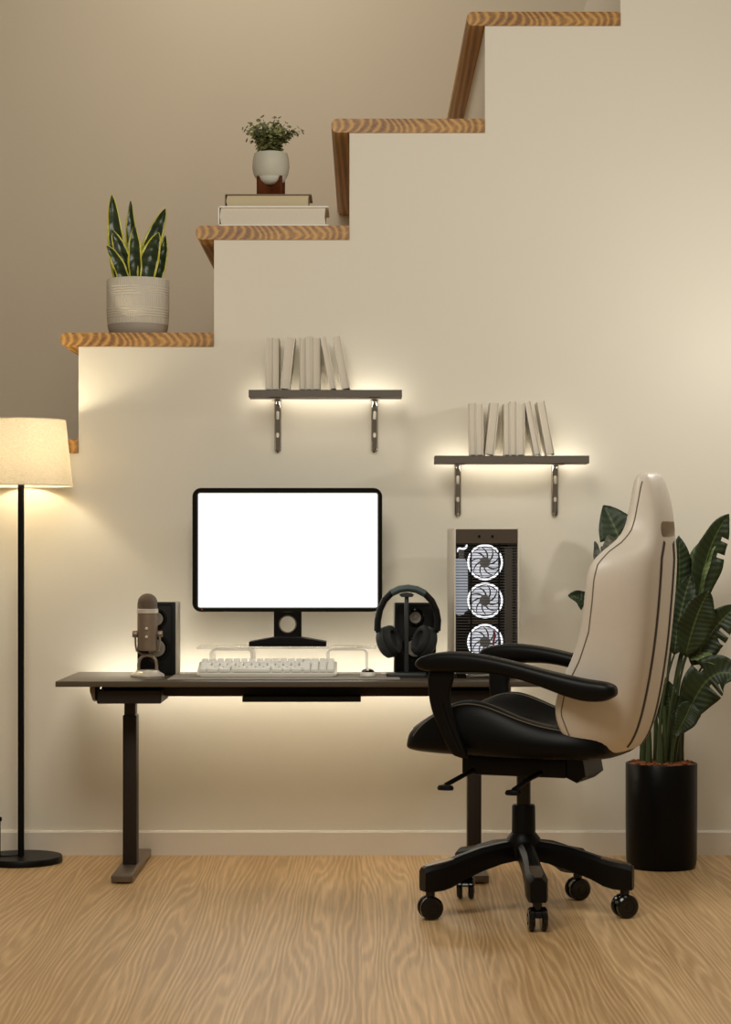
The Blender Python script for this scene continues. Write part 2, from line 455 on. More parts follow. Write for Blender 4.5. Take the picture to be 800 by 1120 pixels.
# ------------------------------------------------------------------ wall shelves and books
def make_shelf(px0, px1, py0, py1, bpx, bot, label):
    Yf = -.21
    x0, x1 = PX(px0, Yf), PX(px1, Yf); zt, zb = PZ(py0, Yf), PZ(py1, Yf)
    root = thing('wall_shelf', label, 'shelf', ((x0+x1)/2, -.1, zb), 'shelves on the wall')
    b = MB(); b.box(((x0+x1)/2, (Yf-.09)/2, (zt+zb)/2), (x1-x0, -Yf-.09, zt-zb), .0012, 1)
    b.build('board', M['shelf'], root)
    b = MB(); b.box(((x0+x1)/2, -.0875, (zt+zb)/2), (x1-x0-.02, .005, zt-zb-.008), .001, 1)
    b.build('led_strip', M['led'], root)
    for p in bpx:
        xc = PX(p, -.05); zbot = PZ(bot, -.01); w = .030
        bm = MB()
        # pressed chrome channel, rounded in section, with a rounded foot
        zz_ = [zb-.002, zb-.012, zb-.03] + [zb-.03+(zbot+.02-zb+.03)*q/6 for q in range(1, 7)] + [zbot+.010, zbot+.004, zbot+.0005]
        kk_ = [.9, 1, 1] + [1]*6 + [.93, .72, .3]
        bm.loft([[(xc + w/2*k*math.cos(math.radians(180+180*q/12)), -.001 + .013*k**.5*math.sin(math.radians(180+180*q/12)), z) for q in range(13)] for z, k in zip(zz_, kk_)])
        bm.box((xc, -.11, zb-.003), (w*1.35, .17, .004), .001, 1)
        br = bm.build('bracket', M['chrome'], root)
        for f_, hh in ((.28, .034), (.42, .02), (.66, .02)):
            zz = zb + (zbot - zb)*f_
            b = MB()
            if f_ == .42: continue
            b.prism(rrect(xc-.0055, xc+.0055, zz-hh/2, zz+hh/2, .005, 4), 'Y', -.0165, -.012, .001, 1)
            b.build('slot_plug' if f_ < .5 else 'screw', M['white'] if f_ < .5 else M['micband'], br)
    return root, zt, x0
L1, z1, x1_ = make_shelf(272, 440, 426.3, 434.3, (303.5, 410), 495.5, 'grey wall shelf of upright books above the monitor, upper left of the two')
L2, z2, x2_ = make_shelf(476, 645, 498.3, 506.8, (501.5, 608.5), 565.5, 'grey wall shelf of upright books above the computer tower, lower right of the two')

def make_book(x, z, th, h, lean, cov, name='shelf_book', depth=.15, yf=-.185):
    root = thing(name, '', 'book', (x, yf, z))
    ct = .0035
    b = MB()
    b.box((ct/2, depth/2, h/2), (ct, depth, h), .0006, 1); b.box((th-ct/2, depth/2, h/2), (ct, depth, h), .0006, 1)
    b.box((th/2, depth-ct/2, h/2), (th-.002, ct, h-.001), .0006, 1)
    b.build('cover', cov, root, local=True)
    b = MB(); b.box((th/2, .004 + (depth-.01)/2, h/2), (th-2*ct-.0006, depth-.012, h-.008), .0006, 1)
    b.build('pages', M['pages'], root, local=True)
    root.rotation_euler = (0, math.radians(lean), 0)
    return root
# base px (left, right), top offset lean in degrees, height px, dark?
BK = [(290.4, 297.4, 0, 58.5, 0), (297.6, 305.2, 0, 57.5, 1), (306.8, 316.8, 6.2, 58.5, 0), (327.6, 334.4, 0, 57.5, 1), (334.6, 341.6, 0, 60, 0), (341.8, 350.4, 0, 58, 1), (361.3, 368.3, -10.5, 60, 0), (374.5, 383.6, -10.2, 60, 0)]
ORD = ['leftmost upright book', 'second upright book from the left', 'right-leaning book', 'first of three middle upright books', 'tallest of three middle upright books',
       'last of three middle upright books', 'left-leaning book beside the middle three', 'rightmost leaning book']
for dx, z, where, grp, colsw in ((0, z1, 'on the shelf above monitor', 'books on the shelf above the monitor', 0), (224.0, z2, 'on the shelf above computer tower', 'books on the shelf above the computer tower', 1)):
    for i, (a, c, lean, hp, dk) in enumerate(BK):
        Yf = -.185
        th = (c-a)/S(Yf)*math.cos(math.radians(lean)); h = hp/S(Yf)
        if lean < 0:
            xx = PX(a+dx, Yf); zz = z + th*math.sin(math.radians(-lean))*0 
            # pivot on the lower left corner: keep both corners above the board
            zz = z + 0.0
        else:
            xx = PX(a+dx, Yf); zz = z + th*math.sin(math.radians(lean))
        cov = M['coverdark'] if (dk and not colsw) else M['cover']
        r = make_book(xx, zz + .0004, th, h, lean, cov)
        tag(r, 'pale %s %s' % (ORD[i], where), 'book', grp)

# ------------------------------------------------------------------ desk
YF, YB = -.72, -.11
ZD = PZ(745.2, YF)
xl, xr = PX(60.5, YF), PX(593, YF)
TD = 6.2 / S(YF)
desk = thing('standing_desk', 'long dark standing desk with two steel lift columns against the wall', 'desk', ((xl+xr)/2, (YF+YB)/2, 0))
b = MB(); b.box(((xl+xr)/2, (YF+YB)/2, ZD-TD/2), (xr-xl, YB-YF, TD), .002, 2); b.build('desktop', M['desktop'], desk)
zt = ZD - TD
LX = (PX(142.5, -.45), PX(519, -.45))
b = MB(); b.box(((LX[0]+LX[1])/2, -.40, zt-.028), (LX[1]-LX[0]+.22, .06, .052), .003, 1)
b.box(((LX[0]+LX[1])/2, -.56, zt-.021), (LX[1]-LX[0]+.18, .03, .038), .003, 1)
b.build('crossbeam', M['steel'], desk)
b = MB(); b.box(((PX(266, -.6)+PX(395, -.6))/2, -.55, PZ(763.6, -.6)), ((395-266)/S(-.6), .2, 6.4/S(-.6)), .002, 1); b.build('cable_tray', M['mattblack'], desk)
b = MB(); b.box(((xl+xr)/2, YB+.008, zt-.004), (xr-xl-.1, .010, .014), .001, 1); b.build('led_strip', M['leddesk'], desk)
b = MB(); b.box(((xl+xr)/2, -.33, zt-.005), (LX[1]-LX[0]-.12, .02, .009), .001, 1); b.build('led_strip', M['ledunder'], desk)
for lx in LX:
    leg = MB(); yc = -.43
    leg.box((lx, yc, (.592+.03)/2), (.052, .082, .562), .004, 2)
    lo = leg.build('leg', M['steel'], desk)
    b = MB(); b.box((lx, yc, .63), (.042, .07, .09), .003, 2); b.build('inner_column', M['steel'], lo)
    b = MB(); b.box((lx, -.39, .018), (.077, .69, .026), .004, 2); b.build('foot', M['footsteel'], lo)
    for yy in (-.70, -.08):
        b = MB(); b.cyl((lx, yy, 0.0), (lx, yy, .007), .024, n=20); b.build('glide', M['black'], lo)
    sgn = -1 if lx < 0 else 1
    b = MB(); b.box((lx + (.02 if sgn < 0 else -.02), -.53, PZ(761, -.6)), (.235, .28, 14.5/S(-.6)), .003, 1)
    br = b.build('side_bracket', M['steel'], desk)
    ex = lx + sgn*.108
    b = MB(); b.prism([(ex - sgn*.004, zt), (ex + sgn*.014, zt), (ex + sgn*.014, zt-.02), (ex + sgn*.004, zt-.05), (ex - sgn*.004, zt-.056)], 'Y', -.68, -.52); b.build('end_clip', M['footsteel'], br)

# ------------------------------------------------------------------ things on the desk
matY0, matY1 = -.64, -.3
b = MB(); b.box(((PX(183, matY0)+PX(438, matY0))/2, (matY0+matY1)/2, ZD+.0016), ((438-183)/S(matY0), matY1-matY0, .003), .001, 1)
tag(b.build('desk_mat', M['mat']), 'thin grey desk mat under the keyboard and mouse', 'desk mat')
ZM = ZD + .0031

# monitor riser
YR0, YR1 = -.30, -.10
zr = PZ(707.6, YR0); rx0, rx1 = PX(215, YR0), PX(412, YR0)
riser = thing('monitor_riser', 'clear acrylic monitor riser on two arched legs behind the keyboard', 'monitor stand', ((rx0+rx1)/2, (YR0+YR1)/2, ZD))
b = MB(); b.box(((rx0+rx1)/2, (YR0+YR1)/2, zr-.004), (rx1-rx0, YR1-YR0, .008), .0015, 2); b.build('top', M['acrylic'], riser)
for p0, p1 in ((229, 277), (357, 403)):
    a0, a1 = PX(p0, YR0), PX(p1, YR0); zt_ = zr - .0082
    out = []; inn = []; r = .02; th = .011
    def arch(x0, x1, zt, r):
        pts = [(x0, ZD+.0002)]
        pts += [(x0 + r + r*math.cos(math.radians(180 - 90*i/6)), zt - r + r*math.sin(math.radians(180 - 90*i/6))) for i in range(7)]
        pts += [(x1 - r + r*math.cos(math.radians(90 - 90*i/6)), zt - r + r*math.sin(math.radians(90 - 90*i/6))) for i in range(7)]
        pts += [(x1, ZD+.0002)]
        return pts
    out = arch(a0, a1, zt_, r); inn = arch(a0+th, a1-th, zt_-.006, r*.6)
    b = MB(); b.prism(out + inn[::-1], 'Y', YR0+.005, YR1-.02); b.build('leg', M['frosted'], riser)

# monitor
YM = -.235
mx0, mx1, mz0, mz1 = PX(210.4, YM), PX(418.4, YM), PZ(669.3, YM), PZ(533.6, YM)
sx0, sx1, sz0, sz1 = PX(217, YM), PX(413, YM), PZ(664.2, YM), PZ(539.6, YM)
mc = (mx0+mx1)/2
mon = thing('monitor', 'black-framed computer monitor with a blank white screen', 'monitor', (mc, -.2, zr))
b = MB()
o_ = rrect(mx0, mx1, mz0, mz1, .034, 8); i_ = rrect(sx0-.0045, sx1+.0045, sz0-.0045, sz1+.0045, .012, 8)
n_ = len(o_)
ring = lambda P, y: [(p[0], y, p[1]) for p in P]
cx_, cz_ = (mx0+mx1)/2, (mz0+mz1)/2
shr = lambda P, k: [(cx_+(p[0]-cx_)*k, cz_+(p[1]-cz_)*k) for p in P]
b.loft([ring(i_, YM+.008), ring(i_, YM), ring(shr(o_, .996), YM-.001), ring(o_, YM+.002), ring(o_, YM+.026), ring(shr(o_, .985), YM+.032), ring(shr(o_, .6), YM+.045)], cap=True)
b.build('housing', M['gloss'], mon, smooth=30)
b = MB(); p_out = rrect(sx0-.004, sx1+.004, sz0-.004, sz1+.004, .011, 6); p_in = rrect(sx0, sx1, sz0, sz1, .007, 6)
b.loft([ring(p_out, YM+.004), ring(p_out, YM+.001), ring(p_in, YM+.001), ring(p_in, YM+.004)], cap=False, closed=True); b.build('screen_rim', M['rim'], mon)
b = MB(); b.prism(rrect(sx0, sx1, sz0, sz1, .007, 6), 'Y', YM+.0025, YM+.006); b.build('screen', M['screen'], mon)
b = MB(); b.lathe([(.0001, 0), (.0035, 0), (.003, .001), (.0001, .001)], 12, (PX(221, YM), YM-.0005, PZ(666.6, YM)), (0, -1, 0)); b.build('indicator', M['red'], mon)
# neck with a round opening
nx0, nx1, nzt, nzb = PX(299.5, YM), PX(330, YM), mz0+.03, PZ(701, YM)
hc = (mc, PZ(682.6, YM+.046)); hr = 9.3/S(YM)
b = MB(); Y0n, Y1n = YM+.046, YM+.066
K = 32
circ = [(hc[0] + hr*math.cos(2*PI*i/K), hc[1] + hr*math.sin(2*PI*i/K)) for i in range(K)]
def sqpt(a):
    c, s = math.cos(a), math.sin(a)
    hx = (nx1-nx0)/2; up = nzt-hc[1]; dn = hc[1]-nzb
    t = min(hx/abs(c) if abs(c) > 1e-6 else 9, (up/s if s > 1e-6 else 9), (dn/-s if s < -1e-6 else 9))
    return (hc[0]+c*t, hc[1]+s*t)
angs = [2*PI*i/K for i in range(K)]
for a in (math.atan2(nzt-hc[1], (nx1-nx0)/2), math.atan2(-(hc[1]-nzb), (nx1-nx0)/2)):
    for q in (a % (2*PI), (PI-a) % (2*PI)):
        j = min(range(K), key=lambda i: abs(angs[i]-q)); angs[j] = q
sq = [sqpt(a) for a in angs]
b.loft([ring(circ, Y0n), ring(sq, Y0n), ring(sq, Y1n), ring(circ, Y1n)], cap=False, closed=True)
b.box((mc, YM+.05, PZ(660, YM)), (.09, .03, .05), .004, 1)
nk = b.build('neck', M['gloss'], mon, smooth=30)
b = MB(); b.tube([(hc[0]+hr*1.0*math.cos(2*PI*i/K), Y0n-.001, hc[1]+hr*1.0*math.sin(2*PI*i/K)) for i in range(K)], .0025, 8, closed=True); b.build('ring', M['footsteel'], nk)
bw0, bw1 = PX(272.5, YM-.03), PX(357, YM-.03); bh = 5.0/S(YM)
b = MB()
b.prism([(bw0, zr+.0006), (bw1, zr+.0006), (bw1, zr+bh), (bw1-.012, zr+bh+.002), (mc+.055, zr+.034), (mc-.055, zr+.034), (bw0+.012, zr+bh+.002), (bw0, zr+bh)], 'Y', YM-.04, YM+.09, .002, 1)
b.build('base', M['black'], mon, smooth=20)

# keyboard
KW = (368.5-215)/S(-.5); kx0 = PX(215, -.5); KD = .165; tilt = math.radians(13)
kb = thing('keyboard', 'wide white mechanical keyboard on the grey desk mat', 'keyboard', (kx0+KW/2, -.5, ZM))
R = Matrix.Rotation(tilt, 3, 'X')
def kp(u, v, w): # u across, v back from the front edge, w up
    q = R @ Vector((0, v, w)); return Vector((kx0+u, -.505+q.y, ZM+.004+q.z))
b = MB(); b.box(kp(KW/2, KD/2, .004), (KW, KD, .011), .003, 2, rot=R); case = b.build('case', M['white'], kb)
for fx in (.05, KW-.05):
    b = MB(); c = kp(fx, KD-.03, -.002); b.box((c.x, c.y, (c.z+ZM)/2), (.03, .012, c.z-ZM), .002, 1); b.build('foot', M['white'], kb)
b = MB(); b.box(kp(KW/2, .005, -.002), (KW-.03, .01, .005), .001, 1); b.build('front_foot', M['white'], kb)
cols, rows = 17, 6
pw = (KW-.016)/cols; pd = (KD-.014)/rows
protos = {}
def keycap(w):
    if w not in protos:
        b = MB(); b.box((0, 0, .0065), (w*pw-.0035, pd-.004, .012), .002, 2, taper=(.9 if w < 2 else .97, .82)); protos[w] = b
        o = b.build('key', M['keycap'], kb, local=True); o.rotation_euler = (tilt, 0, 0); protos[w] = o; return o
    o = protos[w].copy(); COL.objects.link(o); o.parent = kb; return o
layout = [[1, 1.5, 1.5, 5, 1.5, 1, 1.5, 1, 1, 1, 1], [2, 1, 1, 1, 1, 1, 1, 1, 1, 1, 1, 2, 1, 1, 1], [1.5, 1, 1, 1, 1, 1, 1, 1, 1, 1, 1, 1, 1.5, 1, 1, 1],
          [1.5, 1, 1, 1, 1, 1, 1, 1, 1, 1, 1, 1, 1.5, 1, 1, 1], [1]*13+[2, 1, 1], [1]*17]
for r_, row in enumerate(layout):
    u = .008; sc_ = cols/sum(row) if abs(sum(row)-cols) > .01 else 1
    for w in row:
        o = keycap(w); c = kp(u + w*pw/2, .007 + (r_+.5)*pd, .0115)
        o.location = c - kb.location; u += w*pw

# mouse
my = -.5; mxc = PX(402.5, my)
ms = thing('mouse', 'small white computer mouse with a dark top right of the keyboard', 'mouse', (mxc, my, ZM))
b = MB(); b.lathe([(.0001, 0), (.026, 0), (.029, .006), (.028, .013), (.024, .02), (.0001, .021)], 28)
for v in b.bm.verts: v.co.y *= 1.75
o = b.build('body', M['white'], ms, local=True)
b = MB(); b.lathe([(.0245, .0195), (.022, .025), (.014, .0295), (.0001, .031)], 28)
for v in b.bm.verts: v.co.y *= 1.75
b.build('top_cover', M['gloss'], ms, local=True)
b = MB(); b.cyl((-.004, -.028, .025), (.004, -.028, .025), .008, n=16); b.build('scroll_wheel', M['white'], ms, local=True)

# microphone
Yc = -.44; xc = PX(161.5, Yc); s_ = S(Yc)
mic = thing('microphone', 'silver grey desktop condenser microphone on a round base in front of the left speaker', 'microphone', (xc, Yc, ZD))
hz = lambda py: PZ(py, Yc) 
br_ = 11/s_
b = MB(); zg = hz(666); zt_ = hz(649)
pr = [(br_*.98, zg), (br_*.98, zt_ - br_*.9)] + [(br_*.98*math.cos(math.radians(a)), zt_ - br_*.9 + br_*.9*math.sin(math.radians(a))) for a in range(10, 91, 10)]
b.lathe(pr, 32, (xc, Yc, 0)); b.build('grille', M['micgrille'], mic)
b = MB(); b.lathe([(br_*.95, hz(671)), (br_*1.07, hz(670.6)), (br_*1.07, hz(666.2)), (br_*.95, hz(665.6))], 32, (xc, Yc, 0)); b.build('band', M['micband'], mic)
b = MB(); b.lathe([(br_*.7, hz(712)), (br_*.94, hz(711.4)), (br_*.98, hz(709)), (br_, hz(671))], 32, (xc, Yc, 0)); bd = b.build('body', M['mic'], mic)
for py in (687.2, 696.3):
    b = MB(); b.cyl((xc, Yc-br_+.002, hz(py)), (xc, Yc-br_-.006, hz(py)), .0055, n=16, bev=.0012); b.build('dial', M['micband'], bd)
for s in (-1, 1):
    b = MB(); b.cyl((xc+s*br_*.98, Yc, hz(693.5)), (xc+s*(br_+.019), Yc, hz(693.5)), .0125, n=20, bev=.003); b.build('side_knob', M['mic'], mic)
b = MB()
arm = [(xc-br_-.008, Yc, hz(692)), (xc-br_-.008, Yc, hz(705)), (xc-br_-.003, Yc, hz(712)), (xc-br_*.55, Yc, hz(715)), (xc, Yc, hz(715.5)), (xc+br_*.55, Yc, hz(715)), (xc+br_+.003, Yc, hz(712)), (xc+br_+.008, Yc, hz(705)), (xc+br_+.008, Yc, hz(692))]
b.tube(arm, .008, 10, flat=(.5, 1.3), up=(0, -.0, 1) if False else None)
# neck and arch of the stand
arch_ = [(xc-.034, Yc, hz(733)), (xc-.034, Yc, hz(727)), (xc-.030, Yc, hz(721.5)), (xc-.018, Yc, hz(717.6)), (xc, Yc, hz(716.4)), (xc+.018, Yc, hz(717.6)), (xc+.030, Yc, hz(721.5)), (xc+.034, Yc, hz(727)), (xc+.034, Yc, hz(733))]
b.tube(arch_, .0085, 10, flat=(.75, 1.6))
b.build('yoke', M['mic'], mic)
b = MB(); zt_ = hz(732.8)
b.lathe([(.0001, ZD+.0004), (.062, ZD+.0004), (.064, ZD+.004), (.063, ZD+.010), (.052, ZD+.016), (.045, zt_-.006), (.042, zt_), (.0001, zt_)], 40, (xc, Yc, 0)); b.build('base', M['micband'], mic)

# speakers
def speaker(px0, px1, py, label, cones):
    Yf = -.35; x0, x1 = PX(px0, Yf), PX(px1, Yf); z1_ = PZ(py, Yf); dep = .19
    r = thing('speaker', label, 'speaker', ((x0+x1)/2, Yf+dep/2, ZD), 'desk speakers')
    b = MB(); b.box(((x0+x1)/2, Yf+.012+dep/2, (ZD+.0004+z1_-.004)/2), (x1-x0+.003, dep, z1_-ZD-.0044), .004, 2); b.build('cabinet', mat('speaker side', (186, 178, 164), .5), r)
    b = MB(); b.box(((x0+x1)/2, Yf+.006, (ZD+.001+z1_)/2), (x1-x0, .014, z1_-ZD-.003), .004, 2); bf = b.build('baffle', M['mattblack'], r)
    b = MB(); xm = (x0+x1)/2
    o1 = rrect(x0+.012, x1-.012, ZD+.012, z1_-.010, .008, 4); o2 = rrect(x0+.015, x1-.015, ZD+.015, z1_-.013, .007, 4)
    b.loft([[(p[0], Yf-.0008, p[1]) for p in o1], [(p[0], Yf-.003, p[1]) for p in o1], [(p[0], Yf-.003, p[1]) for p in o2], [(p[0], Yf-.0008, p[1]) for p in o2]], cap=False, closed=True)
    b.build('trim_ring', M['black'], bf)
    for nm, pyc, rr in cones:
        zc = PZ(pyc, Yf)
        b = MB(); b.lathe([(rr*1.0, -.001), (rr*1.6, -.001), (rr*1.62, .003), (rr*1.3, .005), (rr*1.02, .002), (rr, -.001)], 36, (xm, Yf-.001, zc), (0, -1, 0)); sr = b.build('surround', M['gloss'], r)
        b = MB(); b.lathe([(.0001, .006), (rr*.35, .0045), (rr*.42, .0005), (rr*.95, .004), (rr*1.02, .001), (.0001, -.0005)], 36, (xm, Yf-.001, zc), (0, -1, 0)); b.build(nm, M['cone'], r)
speaker(150.3, 192, 658.2, 'black desk speaker with grey cones behind the microphone', (('tweeter', 677, 7.2/S(-.35)), ('woofer', 709, 9.5/S(-.35))))
speaker(432, 477, 659, 'black desk speaker behind the headphones', (('tweeter', 675.5, 6.3/S(-.35)), ('woofer', 709, 9.5/S(-.35))))

# headphone stand and headphones
Yh = -.46; sh = S(Yh); hx = PX(445, Yh)
st = thing('headphone_stand', 'dark headphone stand with a flat base in front of the right speaker', 'headphone stand', (hx, Yh, ZD))
b = MB(); b.prism(rrect(PX(422.5, Yh), PX(466.5, Yh), Yh-.05, Yh+.05, .012, 4), 'Z', ZD+.0004, ZD+.0165, .003, 2); b.build('base', M['hp'], st)
zt_ = PZ(648.8, Yh)
b = MB(); b.box((hx, Yh, (ZD+.0165+zt_)/2), (.016, .014, zt_-ZD-.0165), .003, 2); b.build('post', M['hp'], st)
b = MB(); b.prism([(hx-.028, zt_-.006), (hx-.02, zt_), (hx, zt_+.003), (hx+.02, zt_), (hx+.028, zt_-.006), (hx+.02, zt_-.014), (hx-.02, zt_-.014)], 'Y', Yh-.025, Yh+.025, .002, 1); b.build('cradle', M['hp'], st)
hp = thing('headphones', 'dark slate over-ear headphones hanging on their stand', 'headphones', (hx, Yh, PZ(719, Yh)))
band = [(411.8, 690), (412.2, 679), (414.5, 667), (419.5, 656.5), (427, 648.8), (436, 644.6), (445.5, 643.4), (455, 645), (464, 649.6), (471.3, 657.3), (476.2, 668), (478.2, 679), (477.2, 690)]
pts = [Vector((PX(a+1.2, Yh), Yh, PZ(c, Yh))) for a, c in band]
b = MB(); b.tube(pts, [.009, .010, .010, .010, .0105, .011, .011, .011, .0105, .010, .010, .010, .009], 12, flat=(.8, 1.6), up=(0, 1, 0)) if False else b.tube(pts, .0125, 12, flat=(1, 1))
for v in b.bm.verts: v.co.y = Yh + (v.co.y-Yh)*1.7
hb = b.build('headband', M['mattblack'], hp)
b = MB(); b.tube([p + Vector((0, 0, .0005)) for p in pts[4:9]], .0138, 12)
for v in b.bm.verts: v.co.y = Yh + (v.co.y-Yh)*1.75
b.build('headband_pad', mat('teal grey pad', (74, 90, 92), .5), hb)
for s in (-1, 1):
    # ear cup: outer shell and thick pad, angled
    c = Vector((PX(426.5 if s < 0 else 463.5, Yh), Yh, PZ(701.5, Yh)))
    ax = Vector((-s*.80, -.46, .36)).normalized()       # the pad faces inwards and to the front
    zax = Vector((0, 0, 1)); yy = (zax - ax*zax.dot(ax)).normalized(); xx = yy.cross(ax)
    # tilt along the band
    ang = 0.0; yy2 = yy*math.cos(ang)+xx*math.sin(ang); xx2 = xx*math.cos(ang)-yy*math.sin(ang)
    def cup(prof, ry, rx):
        return [[c + ax*d + xx2*(k*rx*math.cos(2*PI*j/28)) + yy2*(k*ry*math.sin(2*PI*j/28)) for j in range(28)] for k, d in prof]
    RY, RX = .060, .047
    b = MB(); b.loft(cup([(.3, -.040), (.75, -.037), (.95, -.027), (1.0, -.012), (1.0, .001), (.93, .003)], RY, RX)); sh_ = b.build('ear_cup', M['hp'], hp)
    b = MB(); b.loft(cup([(.9, .0022), (.99, .006), (1.0, .016), (.93, .026), (.8, .029), (.62, .026), (.55, .014), (.3, .012)], RY*.97, RX*.97)); b.build('ear_pad', M['hppad'], hp)
    top = pts[0] if s < 0 else pts[-1]
    b = MB(); b.tube([top + Vector((0, 0, .012)), top, c + yy2*RY*.75 - ax*.018, c - ax*.022], [.008, .009, .010, .008], 10); b.build('hinge', M['mattblack'], hp)

# ------------------------------------------------------------------ computer tower
Yp = -.55; pcx0 = PX(497, Yp); pcw = (568.5-497)/S(Yp); ptop = PZ(577.3, Yp); pbot = ZD+.016
pc = thing('computer_tower', 'white and black computer tower with three glowing round fans on the desk', 'computer', (pcx0, Yp, ZD), rz=math.radians(1.3))
H = ptop-ZD; B0 = pbot-ZD; PD = .41; W = pcw
t_ = .006
b = MB(); b.box((t_/2, PD/2, (H+B0)/2), (t_, PD, H-B0), .0015, 1); b.build('side_panel', M['pcwhite'], pc, local=True)
b = MB(); b.box((W-t_/2, PD/2, (H+B0)/2), (t_, PD, H-B0), .0015, 1); b.build('side_panel', M['pcwhite'], pc, local=True)
b = MB(); b.box((W/2, PD/2, H-t_/2), (W-2*t_-.0004, PD, t_), .0012, 1); b.build('top_panel', M['pcwhite'], pc, local=True)
b = MB(); b.box((W/2, PD/2, B0+t_/2), (W-2*t_-.0004, PD, t_), .001, 1); b.build('bottom_panel', M['pcdark'], pc, local=True)
b = MB(); b.box((W/2, PD-.004, (H+B0)/2), (W-2*t_-.0004, .006, H-B0-2*t_), .0); b.build('rear_panel', M['pcdark'], pc, local=True)
iw0, iw1 = t_, W-t_
lx = lambda px: PX(px, Yp) - pcx0
lz = lambda py: PZ(py, Yp) - ZD
barb = lz(594.5)
b = MB(); b.box((W/2, .008, (H-t_+barb)/2), (iw1-iw0-.0006, .014, H-t_-barb), .001, 1); fb = b.build('front_bar', M['pcbar'], pc, local=True)
for p in (524.5, 539):
    b = MB(); b.cyl((lx(p), .002, lz(586.7)), (lx(p), -.001, lz(586.7)), .0052, n=16); b.build('port', M['black'], fb, local=True)
# louvres: fine horizontal slats
b = MB(); z = B0+t_+.004
zs_ = []
while z < barb-.002: zs_.append(z); z += .0105
for z in zs_: b.box((W/2, .010, z), (iw1-iw0-.001, .004, .0028))
b.build('front_grille', M['slat'], pc, local=True)
for p in (515.6, 546.2):
    b = MB(); b.box((lx(p), .005, (barb+B0+t_)/2), (.0055, .006, barb-B0-t_-.001), .001, 1); b.build('front_bar', M['black'], pc, local=True)
# ragged glowing shapes left of the fans, the larger painting in a pump reflection
zt_, zb_ = lz(596), lz(673)
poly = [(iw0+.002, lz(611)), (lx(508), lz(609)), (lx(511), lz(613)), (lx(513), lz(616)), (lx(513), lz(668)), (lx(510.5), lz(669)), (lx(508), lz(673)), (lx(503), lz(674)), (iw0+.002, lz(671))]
b = MB(); b.prism(poly, 'Y', .046, .05); b.build('glow_patch', M['blueglow'], pc, local=True)
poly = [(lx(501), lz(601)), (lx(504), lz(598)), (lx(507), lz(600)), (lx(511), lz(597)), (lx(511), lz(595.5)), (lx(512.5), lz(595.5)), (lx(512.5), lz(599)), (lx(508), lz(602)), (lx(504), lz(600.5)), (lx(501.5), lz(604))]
b = MB(); b.prism(poly, 'Y', .046, .05); b.build('glow_patch', M['fanglow'], pc, local=True)
b = MB(); b.box((lx(506), .05, lz(607)), (.02, .012, .03), .002, 1); b.build('pump_block', M['fanhub'], pc, local=True)
b = MB(); b.box((lx(531), .045, lz(680)), ((548-513)/S(Yp), .02, 4.2/S(Yp)), .001, 1); b.build('divider', M['pcbar'], pc, local=True)
b = MB(); b.box((lx(557.5), .07, (barb+B0)/2), (.03, .08, barb-B0-.03), .002, 1); b.build('cable_cover', mat('grey steel', (96, 92, 88), .4), pc, local=True)
for k, pyc in enumerate((615, 657, 702.5)):
    fr = 18.6/S(Yp); c = Vector((lx(531.5), .034, lz(pyc)))
    f_ = MB()
    f_.lathe([(fr*.93, 0), (fr*.93, .012), (fr*1.06, .012), (fr*1.06, 0), (fr*.93, 0)], 44, c + Vector((0, .002, 0)), (0, -1, 0))
    fo = f_.build('fan', M['pcdark'], pc, local=True)
    b = MB(); b.tube([c + Vector((fr*math.cos(2*PI*i/44), -.010, fr*math.sin(2*PI*i/44))) for i in range(44)], .0035, 8, closed=True); b.build('light_ring', M['fanglow'], fo, local=True)
    b = MB()
    for q in range(9):
        a0 = 2*PI*q/9 + k*.3
        rows_ = []
        for i in range(6):
            rr = fr*(.3 + .62*i/5); aa = a0 + .75*i/5; wd = .20 + .12*i/5
            rows_.append([c + Vector((rr*math.cos(aa+t), -.002 - .004*(1 if t > 0 else -1), rr*math.sin(aa+t))) for t in (-wd, wd)])
        b.strip(rows_)
    b.build('blades', M['fanblade'] if k < 2 else M['fanblade'], fo, local=True, solid=.0012, recalc=False)
    b = MB(); b.cyl(c + Vector((0, .004, 0)), c + Vector((0, -.009, 0)), fr*.32, n=28, bev=.002); b.build('hub', M['fanhub'], fo, local=True)
b = MB(); b.tube([(lx(541), .021, lz(690)), (lx(542.5), .021, lz(696)), (lx(541), .021, lz(700)), (lx(540.5), .021, lz(706))], .004, 8); b.build('cable', M['red'], pc, local=True)
for fx in (.028, W-.028):
    for fy in (.03, PD-.04):
        b = MB(); b.box((fx, fy, B0/2), (.034, .04, B0-.0006), .003, 1); b.build('foot', M['black'], pc, local=True)

# ------------------------------------------------------------------ floor lamp
Yl = -.2; lxw = PX(23, Yl)
lamp = thing('floor_lamp', 'floor lamp with a pale linen drum shade on a slim black pole', 'lamp', (lxw, Yl, 0))
b = MB(); b.lathe([(.0001, .0002), (.156, .0002), (.16, .004), (.16, .022), (.157, .026), (.0001, .026)], 56, (lxw, Yl, 0)); b.build('base', M['black'], lamp)
zsb, zst = PZ(530, Yl-.15), PZ(457.5, Yl-.13)
b = MB(); b.cyl((lxw, Yl, .026), (lxw, Yl, zsb+.06), .0125, n=20); b.build('pole', M['black'], lamp)
b = MB(); r0, r1 = 56/S(Yl), 48.7/S(Yl)
b.lathe([(r0, zsb), (r1, zst), (r1-.002, zst), (r0-.002, zsb)], 64, (lxw, Yl, 0)); 
b2 = b.bm
